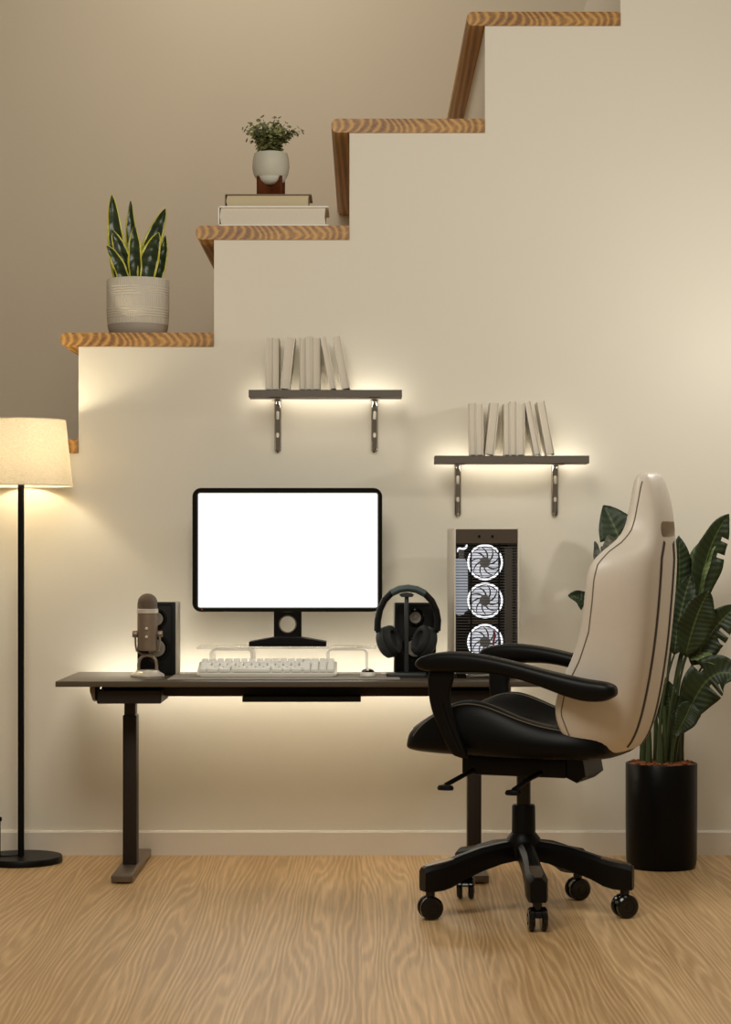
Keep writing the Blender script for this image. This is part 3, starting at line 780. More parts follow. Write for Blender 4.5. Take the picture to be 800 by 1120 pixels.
# open both ends: drop the caps
caps = [f for f in b2.faces if len(f.verts) > 10]; bmesh.ops.delete(b2, geom=caps, context='FACES_ONLY')
shd = b.build('lamp_shade', M['linen'], lamp)
b = MB()
for zz, rr in ((zsb, r0), (zst, r1)):
    b.tube([(lxw+(rr-.001)*math.cos(2*PI*i/48), Yl+(rr-.001)*math.sin(2*PI*i/48), zz) for i in range(48)], .0022, 6, closed=True)
for i in range(3):
    a = 2*PI*i/3+.4; b.cyl((lxw, Yl, zst-.02), (lxw+(r1-.002)*math.cos(a), Yl+(r1-.002)*math.sin(a), zst-.004), .002, n=8)
b.build('shade_frame', M['micband'], shd)
b = MB(); zb0 = zsb+.06; b.lathe([(.014, zb0), (.016, zb0+.02), (.03, zb0+.055), (.033, zb0+.075), (.026, zb0+.098), (.0001, zb0+.107)], 24, (lxw, Yl, 0)); 
b.build('bulb', mat('bulb glass', (255, 240, 210), .3, emit=(255, 216, 150), estr=28), lamp)
b = MB(); b.tube([(lxw-.01, Yl-.01, .029), (lxw-.06, Yl-.03, .0285), (lxw-.12, Yl-.01, .0285), (lxw-.165, Yl+.01, .018), (lxw-.2, Yl+.03, .0035), (lxw-.4, Yl+.08, .0035)], .0025, 8); b.build('cord', M['black'], lamp)

# black rack at the left border
Yk = -.25; kx = PX(.2, Yk); zk = PZ(893.5, Yk)
rk = thing('metal_rack', 'small black metal rack, one knobbed corner post showing at left border beside lamp', 'rack', (kx-.14, Yk+.06, 0))
for dx, dy in ((0, 0), (-.28, 0), (-.05, .15), (-.33, .15)):
    b = MB(); b.cyl((kx+dx-.002, Yk+dy, .0005), (kx+dx-.002, Yk+dy, zk-.012), .0035, n=12); po = b.build('post', M['black'], rk)
    b = MB(); b.lathe([(.0001, zk-.018), (.007, zk-.016), (.008, zk-.006), (.006, zk), (.0001, zk)], 16, (kx+dx-.001, Yk+dy, 0)); b.build('knob', M['black'], po)
b = MB()
for z in (.05, .12):
    b.tube([(kx-.002, Yk, z), (kx-.282, Yk, z), (kx-.332, Yk+.15, z), (kx-.052, Yk+.15, z)], .0025, 8, closed=True)
for i in range(1, 6): b.tube([(kx-.282*i/6, Yk, .05), (kx-.05-.282*i/6, Yk+.15, .05)], .002, 6)
b.build('rail', M['black'], rk)

# ------------------------------------------------------------------ things on the stairs
def leaf(B, T, off, width, nrm, rows=16, cols=6, fold=.3, power=(.55, .9), ripple=0.0, notch=(), seed=0, peak=.45):
    rnd = random.Random(seed)
    B, T, off, nrm = Vector(B), Vector(T), Vector(off), Vector(nrm).normalized()
    C = (B+T)/2 + off*2
    P, UV = [], []
    for i in range(rows+1):
        t = i/rows
        p = B*(1-t)**2 + C*2*t*(1-t) + T*t*t
        tg = ((C-B)*(1-t) + (T-C)*t).normalized()
        side = tg.cross(nrm).normalized(); up = side.cross(tg)
        if t < peak: w = math.sin(PI/2*t/peak)**power[0]
        else: w = math.cos(PI/2*(t-peak)/(1-peak))**power[1]
        w = max(w, .02)*width/2
        row, uvr = [], []
        for j in range(cols+1):
            s = -1+2*j/cols
            q = p + side*(s*w*math.cos(fold)) + up*(abs(s)*w*math.sin(fold)) + up*(ripple*math.sin(t*17+s*2.5+seed)*abs(s))
            row.append(q); uvr.append((t, s*.5+.5))
        P.append(row); UV.append(uvr)
    skip = set()
    for (r_, sd, n_) in notch:
        for j in range(n_): skip.add((r_, j if sd < 0 else cols-1-j))
    b = MB(); b.strip(P, UV, skip); return b

# snake plant on the tread
zt1 = step_top(1); Ys = .15; sx = PX(151, Ys)
snake = thing('snake_plant', 'snake plant with yellow-edged leaves in a ribbed pale pot on the stairs', 'potted plant', (sx, Ys, zt1))
rp = 34.2/S(Ys); zp = PZ(302, Ys-rp)
b = MB(); b.lathe([(.0001, .0004), (rp*.84, .0004), (rp*.90, .006), (rp*.955, .03), (rp*.975, .05), (rp, .10), (rp, zp-zt1-.004), (rp-.003, zp-zt1), (rp-.009, zp-zt1), (rp-.012, zp-zt1-.03), (.0001, zp-zt1-.03)], 72)
b.build('pot', M['ribpot'], snake, local=True)
b = MB(); b.lathe([(.0001, zp-zt1-.0285), (rp-.0135, zp-zt1-.0285), (rp-.0135, zp-zt1-.022), (.0001, zp-zt1-.018)], 40); b.build('soil', M['darksoil'], snake, local=True)
zb_ = zp-.026
SL = [((134, .02), (122.5, 213), -.004, 13.5, .01), ((146, .05), (143, 220), 0, 10, -.004), ((155, .03), (181.5, 228), -.012, 15, .01), ((149, -.05), (147, 247), .002, 11.5, 0),
      ((159, -.05), (174, 255), -.010, 15.5, .008), ((170, -.01), (181, 258), .006, 9, 0), ((138, -.03), (117, 269), .012, 10, -.006), ((141, -.02), (122.5, 252), .010, 12, 0)]
for i, ((bx, dy), (tx, ty), bow, wpx, yb) in enumerate(SL):
    Bp = (PX(bx, Ys+dy), Ys+dy, zb_); Tp = (PX(tx, Ys+dy*1.1-.01), Ys+dy*1.1-.01, PZ(ty, Ys+dy))
    lb = leaf(Bp, Tp, (bow, yb, 0), wpx/S(Ys)*1.5, (random.uniform(-.35, .35), -1, .1), rows=18, cols=6, fold=.35, power=(.16, .62), ripple=.004, seed=i*3+1, peak=.42)
    lb.build('leaf', M['snake'], snake, solid=.002, smooth=80, recalc=False)

# two books on the next tread, and the small plant on them
zt2 = step_top(2)
def flat_book(px0, px1, py0, z0, Yf, depth, cov, pages, label, name):
    x0, x1 = PX(px0, Yf), PX(px1, Yf); h = PZ(py0, Yf) - z0; ct = .006 if h > .06 else .004
    r = thing(name, label, 'book', ((x0+x1)/2, Yf+depth/2, z0), 'books stacked on the stairs')
    b = MB(); w = x1-x0; xm = (x0+x1)/2
    b.box((xm, Yf+depth/2, z0+ct/2+.0003), (w, depth, ct), .001, 1); b.box((xm, Yf+depth/2, z0+h-ct/2), (w, depth, ct), .001, 1)
    b.box((x0+ct/2, Yf+depth/2, z0+h/2), (ct, depth, h-.001), .0015, 2)
    b.build('cover', cov, r)
    b = MB()
    b.prism([(x0+ct+.006, z0+ct+.0005), (x1-.012, z0+ct+.0005), (x1-.016, z0+h/2), (x1-.012, z0+h-ct-.0005), (x0+ct+.006, z0+h-ct-.0005), (x0+ct+.001, z0+h/2)], 'Y', Yf+.007, Yf+depth-.007)
    b.build('pages', pages, r)
    return z0+h
zz = flat_book(238.5, 359.5, 225.2, zt2+.0002, .002, .26, M['whitecover'], M['pages'], 'thick white hardcover book lying at the bottom of the stack on the stairs', 'book')
zz2 = flat_book(246, 341, 212.2, zz+.0003, .045, .2, M['tancover'], M['creampages'], 'thinner taupe book with cream pages lying on the white book', 'book')
Ye = .13; ex = PX(296.5, Ye); se = S(Ye)
pl = thing('small_potted_plant', 'small bushy green plant in a pale round pot on a walnut stand atop two books', 'potted plant', (ex, Ye, zz2))
pr_ = 20.3/se; zpt = PZ(168, Ye)-zz2; zpb = PZ(203, Ye)-zz2
b = MB()
hgt = zpt-zpb
b.lathe([(pr_*.84, zpb+hgt*.241), (pr_*.93, zpb+hgt*.34), (pr_, zpb+hgt*.56), (pr_*.985, zpb+hgt*.76), (pr_*.92, zpb+hgt*.93), (pr_*.89, zpt), (pr_*.83, zpt), (pr_*.84, zpt-.02), (.0001, zpt-.02)], 48)
b.build('pot', M['sagepot'], pl, local=True)
b = MB(); b.lathe([(.0001, zpb), (pr_*.42, zpb+.002), (pr_*.72, zpb+hgt*.12), (pr_*.835, zpb+hgt*.24), (.0001, zpb+hgt*.24)], 48); b.build('glazed_bottom', M['glasspot'], pl, local=True)
b = MB(); b.lathe([(.0001, zpt-.0195), (pr_*.82, zpt-.0195), (.0001, zpt-.012)], 28); b.build('soil', M['darksoil'], pl, local=True)
# crossed stand boards, each notched for the bowl
b = MB(); sw = 17.5/se; sth = PZ(194.5, Ye)-zz2
def rad_at(z):  # bowl radius at height z
    t = (z-zpb)/hgt
    tab = [(0, .0), (.0, .42), (.12, .72), (.34, .93), (.56, 1.0)]
    for (a0, r0_), (a1, r1_) in zip(tab[1:], tab[2:]):
        if a0 <= t <= a1: return pr_*(r0_+(r1_-r0_)*(t-a0)/(a1-a0))
    return 0
for ang in (40, 130):
    Rz = Matrix.Rotation(math.radians(ang), 3, 'Z')
    zn = zpb-.001
    out = [(-sw*1.05, .0004), (-sw*.45, .0004), (-sw*.2, .008), (sw*.2, .008), (sw*.45, .0004), (sw*1.05, .0004), (sw*1.05, sth)]
    ztop = [(rad_at(zpb+hgt*f)+.0015, zpb+hgt*f) for f in (.22, .12, .03)]
    out += [(min(sw*.98, a), c) for a, c in ztop] + [(0, zn)] + [(-min(sw*.98, a), c) for a, c in ztop[::-1]] + [(-sw*1.05, sth)]
    b.prism(out, 'Y', -.006, .006, rot=Rz)
b.build('wooden_stand', M['walnut'], pl, local=True)
fol = MB(); stm = MB(); rnd = random.Random(5)
zc0 = zpt-.013
for i in range(64):
    a = rnd.uniform(0, 2*PI); sp = rnd.uniform(.1, 1.0)
    L = rnd.uniform(.10, .165)*(1-.15*sp); el = math.radians(88-44*sp)
    d = Vector((math.cos(a)*math.cos(el), math.sin(a)*math.cos(el)*.8, math.sin(el)))
    p0 = Vector((math.cos(a)*pr_*.35*sp, math.sin(a)*pr_*.35*sp, zc0)); p2 = p0 + d*L; p1 = p0 + Vector((0, 0, L*.5)) + d*L*.12
    pts = [p0*(1-t)**2 + p1*2*t*(1-t) + p2*t*t for t in [q/8 for q in range(9)]]
    stm.tube(pts, .0011, 5)
    for j in range(1, 9):
        for sgn in (-1, 1):
            if j == 8 and sgn == 1: continue
            tg = (pts[j]-pts[j-1]).normalized(); az = rnd.uniform(0, 2*PI)
            sd = Vector((math.cos(az), math.sin(az), .25)).normalized(); sd = (sd - tg*sd.dot(tg)*.6).normalized()*sgn if j < 8 else tg
            R_ = rnd.uniform(.010, .015)*(1-.03*j); ctr = pts[j] + sd*R_*1.05
            nn = (tg*.7 + Vector((rnd.uniform(-1, 1), rnd.uniform(-1, .2), rnd.uniform(-.2, 1)))*.6).normalized()
            xx = (sd - nn*sd.dot(nn)).normalized(); yy = nn.cross(xx)
            vs = [fol.bm.verts.new(ctr + xx*R_*math.cos(2*PI*k/8) + yy*R_*.85*math.sin(2*PI*k/8) + nn*(.0015 if k % 4 == 0 else 0)) for k in range(8)]
            cv = fol.bm.verts.new(ctr - nn*.002)
            for k in range(8): fol.bm.faces.new((cv, vs[k], vs[(k+1) % 8]))
fol.build('foliage', M['vine'], pl, local=True, solid=.0006, recalc=False, smooth=80)
stm.build('stem', M['stem'], pl, local=True)

# ------------------------------------------------------------------ big potted plant
Yq = -.32; qx = PX(723.8, Yq); sq_ = S(Yq); qr = 39/sq_; qz = PZ(834, Yq-qr*.0)
big = thing('potted_plant', 'tall broad-leaved green plant in a black cylinder pot behind the chair', 'potted plant', (qx, Yq, 0))
b = MB(); b.lathe([(.0001, .0004), (qr*.9, .0004), (qr*.96, .008), (qr*.985, .03), (qr, .2), (qr, qz-.004), (qr-.003, qz), (qr-.011, qz), (qr-.013, qz-.02), (.0001, qz-.02)], 64); b.build('pot', M['blackpot'], big, local=True)
b = MB(); rr_ = random.Random(3)
b.lathe([(.0001, qz-.0195), (qr-.0135, qz-.0195), (qr-.0135, qz-.003), (qr*.6, qz+.003), (.0001, qz+.005)], 40)
for i in range(90):
    a, r_ = rr_.uniform(0, 2*PI), qr*.85*math.sqrt(rr_.random())
    b.box((r_*math.cos(a), r_*math.sin(a), qz+.003), (.014, .009, .008), .002, 1, rot=Matrix.Rotation(rr_.uniform(0, 3), 3, 'Z') @ Matrix.Rotation(rr_.uniform(-.5, .5), 3, 'X'))
b.build('soil', M['soil'], big, local=True)
# (stem foot px, leaf base px, tip px, depth at base/tip, bow (x,y,z), width px, normal, material, notches)
LV = [
 (712, (692, 670), (660, 553), (.10, .14), (.02, 0, .03), 58, (.3, -1, .1), 'leaf', ((13, -1, 3), (10, -1, 2), (12, 1, 2))),
 (705, (684, 650), (666, 585), (.05, .02), (-.01, 0, .0), 30, (.0, -1, .2), 'leafgrey', ()),
 (705, (668, 640), (651, 592), (.12, .12), (-.01, 0, .0), 12, (.2, -1, .2), 'leafgrey', ()),
 (708, (668, 690), (622, 651), (.12, .10), (.0, 0, .03), 24, (0, -1, .5), 'leaf', ((10, 1, 3), (8, -1, 2), (12, -1, 2))),
 (726, (740, 680), (743, 586), (.04, .02), (.006, 0, 0), 30, (.3, -1, .0), 'leaf', ()),
 (733, (763, 668), (798, 562), (.02, .0), (-.02, 0, .03), 35, (.35, -1, .1), 'leaf', ((11, 1, 2), (15, 1, 2))),
 (731, (762, 665), (790, 580), (.035, .03), (-.035, 0, .02), 26, (-.7, -1, .1), 'leafpale', ()),
 (720, (738, 716), (757, 628), (-.02, -.04), (-.01, 0, 0), 34, (-.3, -1, .1), 'leaf', ()),
 (728, (750, 718), (776, 646), (-.08, -.12), (-.004, 0, .02), 37, (.2, -1, .0), 'leaf', ()),
 (736, (757, 728), (808, 662), (-.04, -.08), (-.005, 0, .02), 34, (.25, -1, .45), 'leaf', ((9, 1, 2), (12, 1, 3))),
 (735, (752, 716), (783, 727), (-.02, -.1), (.0, 0, .012), 18, (.0, -1, .6), 'leafpale', ()),
 (738, (750, 790), (812, 742), (-.06, -.12), (-.012, 0, .085), 44, (.1, -1, .35), 'leaf', ((9, 1, 3), (12, 1, 2), (10, -1, 2))),
 (734, (757, 768), (738, 806), (-.10, -.13), (.012, 0, .015), 26, (.2, -1, .1), 'leaf', ()),
 (722, (735, 800), (728, 742), (.02, .0), (.006, 0, 0), 28, (-.4, -1, .0), 'leaf', ()),
 (741, (775, 720), (755, 690), (.05, .05), (.02, 0, 0), 30, (.3, -1, 0), 'leaf', ()),
]
for i, (fx, bp, tp, (dy0, dy1), bow, wpx, nr, mk, nt_) in enumerate(LV):
    Yb_, Yt_ = Yq+dy0, Yq+dy1
    Bp = Vector((PX(bp[0], Yb_), Yb_, PZ(bp[1], Yb_))); Tp = Vector((PX(tp[0], Yt_), Yt_, PZ(tp[1], Yt_)))
    foot = Vector((PX(fx, Yq+dy0*.6), Yq+max(-.09, min(.09, dy0*.7)), qz-.004))
    c1 = foot + Vector((0, 0, (Bp.z-foot.z)*.55)) + (Bp-foot)*.12; c1.z = min(c1.z, max(Bp.z, foot.z+.05))
    pts = [foot*(1-t)**2 + c1*2*t*(1-t) + Bp*t*t for t in [q/10 for q in range(11)]]
    b = MB(); b.tube(pts, [.0085-.005*q/10 for q in range(11)], 8); b.build('stem', M['stem'], big)
    lb = leaf(Bp, Tp, bow, wpx/sq_*1.1, nr, rows=22, cols=8, fold=.28, power=(.62, .72), ripple=.006, notch=nt_, seed=i, peak=.42)
    lb.build('leaf', M[mk], big, solid=.0016, smooth=80, recalc=False)
# sheathing bases of the leaf stalks
for i, (p, dy, h) in enumerate(((703, .02, .13), (710, -.05, .17), (718, .04, .2), (727, -.06, .22), (734, .03, .2), (742, -.01, .16), (722, -.09, .15), (745, .05, .13))):
    Y_ = Yq+dy; x_ = PX(p, Y_)
    b = MB(); b.tube([(x_, Y_, qz-.004), (x_+.001, Y_, qz+h*.4), (x_+(p-723)*.0004, Y_, qz+h)], [.013, .011, .006], 10, flat=(1, .8)); b.build('stalk', M['stem'], big)

# ------------------------------------------------------------------ gaming chair
CX, CY = PX(573, -1.34), -1.34
TH_ = math.radians(22)
# local axes: +x forward (towards the desk, left in the photo), +y the sitter's left (towards the camera)
chair = thing('gaming_chair', 'white-backed gaming chair with black seat and arms on five casters at the desk', 'chair', (CX, CY, 0), rz=PI-TH_)
# seat
def seat_ring(u, w, zb, zo, zbo, zc):
    half = [(0, zb), (w*.55, zb), (w*.93, zb+.008), (w*1.04, (zb+zo)/2), (w*1.03, zo), (w*.93, zbo), (w*.74, zbo-.004), (w*.56, zc+(zbo-zc)*.25), (w*.3, zc), (0, zc+.004)]
    L_ = [(u, v, z) for v, z in half]
    R_ = [(u, -v, z) for v, z in half[1:-1]]
    return L_ + R_[::-1]
ST = [(.345, .17, .553, .57, .590, .588), (.335, .23, .543, .575, .612, .606), (.27, .262, .538, .60, .660, .632), (.18, .268, .535, .62, .715, .640), (.11, .268, .533, .625, .733, .636),
      (.04, .268, .531, .62, .718, .628), (-.05, .268, .53, .61, .676, .622), (-.14, .266, .53, .60, .650, .62), (-.22, .262, .53, .60, .644, .62), (-.30, .24, .532, .59, .635, .62), (-.36, .20, .54, .58, .60, .60)]
b = MB(); b.loft([seat_ring(*s) for s in ST]); seat = b.build('seat', M['leather'], chair, local=True, sub=2)

# backrest shell
def back_ring(z, ur, uf, w, vr, tilt=0.0):
    uc = uf - .055 if w > .2 else uf - .012
    half = [(ur, 0), (ur+.002, vr*.6), (ur+.012, vr), (ur+(uf-ur)*.34, vr+(w-vr)*.62), (ur+(uf-ur)*.70, vr+(w-vr)*.95), (uf-.012, w), (uf+.004, w-.012), (uf-.012, w-.05), (uc, w*.45), (uc, 0)]
    L_ = [(u, v, z + tilt*(u-uf)) for u, v in half]; R_ = [(u, -v, z + tilt*(u-uf)) for u, v in half[1:-1]]
    return L_ + R_[::-1]
BK_ = [(.552, -.364, -.27, .17, .12), (.565, -.380, -.245, .215, .15), (.61, -.410, -.205, .256, .175), (.69, -.433, -.180, .278, .19), (.77, -.449, -.197, .278, .197), (.86, -.464, -.240, .270, .198),
       (.95, -.475, -.270, .270, .197), (1.05, -.484, -.284, .280, .20), (1.115, -.489, -.290, .282, .20), (1.165, -.492, -.300, .276, .195), (1.205, -.494, -.328, .24, .18), (1.235, -.495, -.358, .19, .155), (1.27, -.497, -.378, .155, .132), (1.31, -.496, -.387, .142, .118),
       (1.36, -.491, -.394, .134, .108), (1.42, -.477, -.402, .124, .096), (1.452, -.464, -.410, .114, .085), (1.462, -.455, -.418, .088, .065)]
b = MB(); b.loft([back_ring(*s) for s in BK_]); back = b.build('backrest', M['whiteleather'], chair, local=True, sub=2)
# belt opening under the head section (cut once, the cutter is thrown away)
b = MB(); b.prism(rrect(-.094, .094, 1.252, 1.303, .022, 6), 'X', -.60, -.30)
cut = b.build('cutter', M['whiteleather'], chair, local=True)
bm_ = back.modifiers.new('cut', 'BOOLEAN'); bm_.operation = 'DIFFERENCE'; bm_.object = cut; bm_.solver = 'EXACT'
dg = bpy.context.evaluated_depsgraph_get()
new_me = bpy.data.meshes.new_from_object(back.evaluated_get(dg))
back.modifiers.clear(); back.data = new_me
bpy.data.objects.remove(cut, do_unlink=True)
bmq = bmesh.new(); bmq.from_mesh(new_me)
for f in bmq.faces: f.smooth = True
for e in bmq.edges:
    if len(e.link_faces) == 2: e.smooth = e.calc_face_angle(0) < math.radians(40)
bmq.to_mesh(new_me); bvh = BVHTree.FromBMesh(bmq); bmq.free()
def on_back(v, z, lift=.0008):
    h = bvh.ray_cast(Vector((-1.0, v, z)), Vector((1, 0, 0)))
    return h[0] + h[1]*lift if h[0] is not None else None
# two dark stripes down the rear
for s in (-1, 1):
    pts = []
    for i in range(40):
        z = 1.235 - (1.235-.575)*i/39
        v = s*(.084 + .03*max(0, 1.0-z))
        if i < 3: v = s*(.060+.008*i)
        p = on_back(v, z)
        if p is not None: pts.append(p)
    b = MB(); b.tube(pts, .0115, 10, flat=(.25, 1.0), up=(-1, 0, 0)); b.build('stripe', M['stripe'], back, local=True)
# seam along the wing edges
def on_side(s, u, z):
    h = bvh.ray_cast(Vector((u, s*1.0, z)), Vector((0, -s, 0)))
    return h[0] + h[1]*.0006 if h[0] is not None else None
for s in (-1, 1):
    pts = []
    for i in range(60):
        z = .60 + (1.43-.60)*i/59
        uf = None
        for (za, _, ua, _, _), (zb2, _, ub, _, _) in zip(BK_, BK_[1:]):
            if za <= z <= zb2: uf = ua+(ub-ua)*(z-za)/(zb2-za)
        p = on_side(s, uf-.030, z)
        if p is not None: pts.append(p)
    b = MB(); b.tube(pts, .0022, 6); b.build('seam', M['groove'], back, local=True)
# piping on the seat bolsters
dg = bpy.context.evaluated_depsgraph_get()
sm = bpy.data.meshes.new_from_object(seat.evaluated_get(dg)); bq = bmesh.new(); bq.from_mesh(sm); bvs = BVHTree.FromBMesh(bq); bq.free(); bpy.data.meshes.remove(sm)
for s in (-1, 1):
    for vv in (.245, .205):
        pts = []
        for i in range(40):
            u = .315 - (.315+.21)*i/39
            h = bvs.ray_cast(Vector((u, s*vv, 1.2)), Vector((0, 0, -1)))
            if h[0] is not None: pts.append(h[0] + h[1]*.0008)
        b = MB(); b.tube(pts, .0022 if vv > .22 else .0018, 6); b.build('piping', M['piping'], seat, local=True)

# armrests
def interp(tab, u):
    for (a0, z0), (a1, z1_) in zip(tab, tab[1:]):
        if a1 <= u <= a0: return z0 + (z1_-z0)*(u-a0)/(a1-a0)
    return tab[-1][1] if u < tab[-1][0] else tab[0][1]
TOP = [(.265, .846), (.25, .862), (.22, .876), (.16, .886), (.062, .882), (-.064, .858), (-.188, .828), (-.305, .805), (-.38, .797), (-.40, .785), (-.406, .768)]
BOT = [(.265, .836), (.25, .825), (.22, .815), (.128, .815), (0, .820), (-.126, .790), (-.25, .744), (-.305, .731), (-.37, .735), (-.40, .752), (-.406, .76)]
for s in (-1, 1):
    v0 = s*.315
    rings = []
    us = [.266, .262, .25, .235, .2, .15, .1, .04, -.03, -.1, -.17, -.24, -.3, -.34, -.37, -.39, -.40, -.405]
    for u in us:
        zt_, zb_ = interp(TOP, u), interp(BOT, u); hw = .043
        e = min((.268-u)/.05, (u+.408)/.035, 1); hw *= math.sqrt(max(.08, e*(2-e)))
        zc, hh = (zt_+zb_)/2, (zt_-zb_)/2
        rings.append([(u, v0 + hw*math.copysign(abs(math.cos(a))**.6, math.cos(a)), zc + hh*math.copysign(abs(math.sin(a))**.7, math.sin(a))) for a in [2*PI*j/20 for j in range(20)]])
    b = MB(); b.loft(rings); b.build('armrest', M['black'], chair, local=True, smooth=60, sub=1)
    # support strut from the pad to the seat side
    c = [(.175, .83), (.180, .795), (.188, .755), (.186, .715), (.172, .665), (.150, .61), (.128, .562), (.118, .538)]
    wds = [.048, .046, .036, .036, .038, .036, .034, .026]
    rings = []
    for (u, z), w in zip(c, wds):
        k = max(0, min(1, (z-.53)/.3)); vv = s*(.292 + .022*k)
        rings.append([(u + w*math.copysign(abs(math.cos(a))**.6, math.cos(a)), vv + .018*math.copysign(abs(math.sin(a))**.6, math.sin(a)), z + .25*w*math.cos(a)*(0 if z > .75 else 1)) for a in [2*PI*j/16 for j in range(16)]])
    b = MB(); b.loft(rings); ar = b.build('arm_support', M['black'], chair, local=True, smooth=60, sub=1)
    b = MB(); b.tube([(u-.012, s*(.3115+.022*max(0, min(1, (z-.53)/.3))), z) for u, z in c[3:7]], .004, 8); b.build('rib', M['black'], ar, local=True)

# mechanism plate, levers
b = MB(); b.box((.0, 0, .497), (.36, .22, .062), .006, 2)
b.prism([(-.18, .53), (-.18, .468), (-.215, .452), (-.245, .475), (-.235, .53)], 'Y', -.11, .11, .003, 1)
b.build('tilt_mechanism', M['black'], chair, local=True)
for (u0, v0, u1, v1, z1_) in ((.13, .09, .205, .20, .432), (-.10, .09, -.035, .22, .428)):
    b = MB(); b.tube([(u0, v0, .485), (u0*.6+u1*.4, v0*.5+v1*.5, .468), (u1, v1, z1_+.006)], [.009, .008, .008], 10)
    lv = b.build('lever', M['black'], chair, local=True)
    b = MB(); b.lathe([(.0001, -.012), (.026, -.01), (.029, -.003), (.024, .005), (.0001, .009)], 20)
    for v in b.bm.verts: v.co = Vector((v.co.x*1.0+u1, v.co.y*.6+v1, v.co.z+z1_))
    b.build('paddle', M['black'], lv, local=True)
# gas lift and star base
b = MB(); b.cyl((0, 0, .34), (0, 0, .47), .0235, n=28); b.build('gas_lift', M['gloss'], chair, local=True)
b = MB(); b.lathe([(.0001, .235), (.04, .235), (.039, .355), (.036, .362), (.0001, .362)], 32); b.build('lift_sleeve', M['black'], chair, local=True)
star = MB(); star.lathe([(.0001, .178), (.048, .178), (.054, .19), (.060, .225), (.056, .25), (.042, .268), (.0001, .268)], 32)
star_o = star.build('star_base_hub', M['black'], chair, local=True)
for k in range(5):
    wa = math.radians((-87, -15, 52, 122, 201)[k])                    # world direction of the leg
    la = wa - (PI-TH_)
    d = Vector((math.cos(la), math.sin(la), 0)); n = Vector((-d.y, d.x, 0))
    b = MB()
    secs = [(.03, .245, .180, .030), (.09, .238, .170, .027), (.16, .226, .150, .026), (.23, .206, .124, .028), (.27, .193, .104, .031), (.30, .186, .096, .033), (.345, .178, .092, .033), (.366, .170, .094, .026)]
    rings = []
    for r_, zt_, zb_, w in secs:
        p = d*r_
        ch = .009
        rings.append([p + n*a_ + Vector((0, 0, z_)) for a_, z_ in ((-w, zb_+ch), (-w+ch*.5, zb_), (w-ch*.5, zb_), (w, zb_+ch), (w, zt_-ch*1.6), (w-ch*1.6, zt_), (-w+ch*1.6, zt_), (-w, zt_-ch*1.6))])
    b.loft(rings); lg = b.build('base_leg', M['black'], chair, local=True, smooth=35)
    # pale scuff plate on the end of the leg
    b = MB(); q = [(.262, .1965, .019), (.29, .190, .021), (.33, .1825, .020), (.358, .1755, .012)]
    b.loft([[d*r_ + n*a_ + Vector((0, 0, z_)) for a_, z_ in ((-w, zt_-.004), (w, zt_-.004), (w, zt_), (-w, zt_))] for r_, zt_, w in q]); b.build('leg_cap', M['footsteel'], lg, local=True)
    cp = d*.338
    ca = la + (.9, -.5, 2.1, .2, 1.4)[k] 
    # wheel axis for each caster
    wx, wy = ((1, .05), (.35, -.94), (.3, -.95), (1, -.1), (.22, -.97))[k]     # each wheel pair has swivelled its own way
    axv = (Matrix.Rotation(-(PI-TH_), 3, 'Z') @ Vector((wx, wy, 0))).normalized()
    b = MB(); b.cyl(cp + Vector((0, 0, .05)), cp + Vector((0, 0, .097)), .0155, n=16)
    # hood over the twin wheels
    fw = axv.cross(Vector((0, 0, 1)))
    b.loft([[cp + axv*t + fw*(.034*math.cos(a)) + Vector((0, 0, .04+.034*math.sin(a))) for a in [math.radians(10+160*j/10) for j in range(11)]] + [cp + axv*t + Vector((0, 0, .045))] for t in (-.0095, .0095)])
    cs = b.build('caster', M['gloss'], chair, local=True)
    for s in (-1, 1):
        b = MB(); b.lathe([(.0001, 0), (.034, 0), (.0385, .004), (.0385, .014), (.033, .0195), (.02, .0205), (.0195, .0185), (.010, .0185), (.0095, .0205), (.0001, .021)], 28, cp + axv*s*.0105 + Vector((0, 0, .0388)), axv*s)
        b.build('wheel', M['gloss'], cs, local=True)

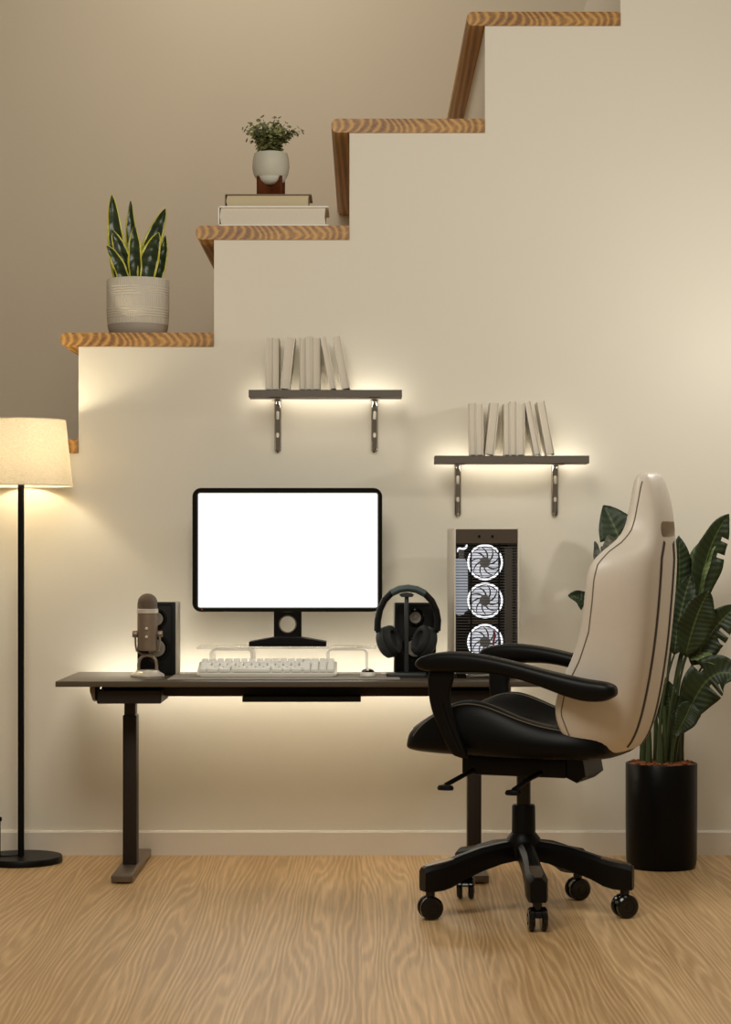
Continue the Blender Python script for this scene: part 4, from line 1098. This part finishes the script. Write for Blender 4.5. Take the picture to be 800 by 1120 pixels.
# ------------------------------------------------------------------ lights
def light(name, kind, loc, energy, color, size=.1, target=None, spread=None, size_y=None):
    l = bpy.data.lights.new(name, kind); l.energy = energy; l.color = color
    if kind == 'AREA':
        l.size = size
        if size_y: l.shape = 'RECTANGLE'; l.size_y = size_y
        if spread: l.spread = spread
    else: l.shadow_soft_size = size
    o = bpy.data.objects.new(name, l); COL.objects.link(o); o.location = loc
    if target is not None:
        o.rotation_euler = (Vector(target)-Vector(loc)).to_track_quat('-Z', 'Y').to_euler()
    return o
light('side_lamp_light', 'POINT', (1.62, -1.05, 2.05), 19, (1.0, .97, .90), .05)
light('wall_lamp_light', 'POINT', (1.46, -.30, 1.98), .4, (1.0, .98, .94), .05)
light('ceiling_lamp_light', 'AREA', (1.9, -2.6, 3.9), 10, (1.0, .935, .82), 1.2, (.2, -.3, 1.0))
light('room_fill_light', 'AREA', (-.5, -4.2, 3.7), 84, (1.0, .95, .845), 1.6, (.1, -.8, .7))  # added fill to lift the chair's side, no real lamp behind it
light('stairwell_light', 'AREA', (-.5, .7, 4.8), 15, (1.0, .93, .80), .8, (-.6, 2.0, 2.6))
light('floor_lamp_light', 'POINT', (lxw, Yl, zsb+.16), 13, (1.0, .89, .65), .045)
w = bpy.data.worlds.new('room'); SC.world = w; w.use_nodes = True
w.node_tree.nodes['Background'].inputs[0].default_value = (1.0, .82, .58, 1); w.node_tree.nodes['Background'].inputs[1].default_value = .18

# ------------------------------------------------------------------ camera
cam = bpy.data.cameras.new('camera'); co = bpy.data.objects.new('camera', cam); COL.objects.link(co)
co.location = (0, -CAM_D, CAM_H); co.rotation_euler = (PI/2, 0, 0)
cam.sensor_fit = 'VERTICAL'; cam.sensor_height = 36; cam.lens = F/1120*36
cam.shift_x = (400-VX)/1120; cam.shift_y = (VY-560)/1120
cam.clip_end = 100
SC.camera = co
SC.view_settings.view_transform = 'Standard'; SC.view_settings.look = 'None'
SC.view_settings.exposure = 0; SC.view_settings.gamma = 1; SC.view_settings.use_curve_mapping = False
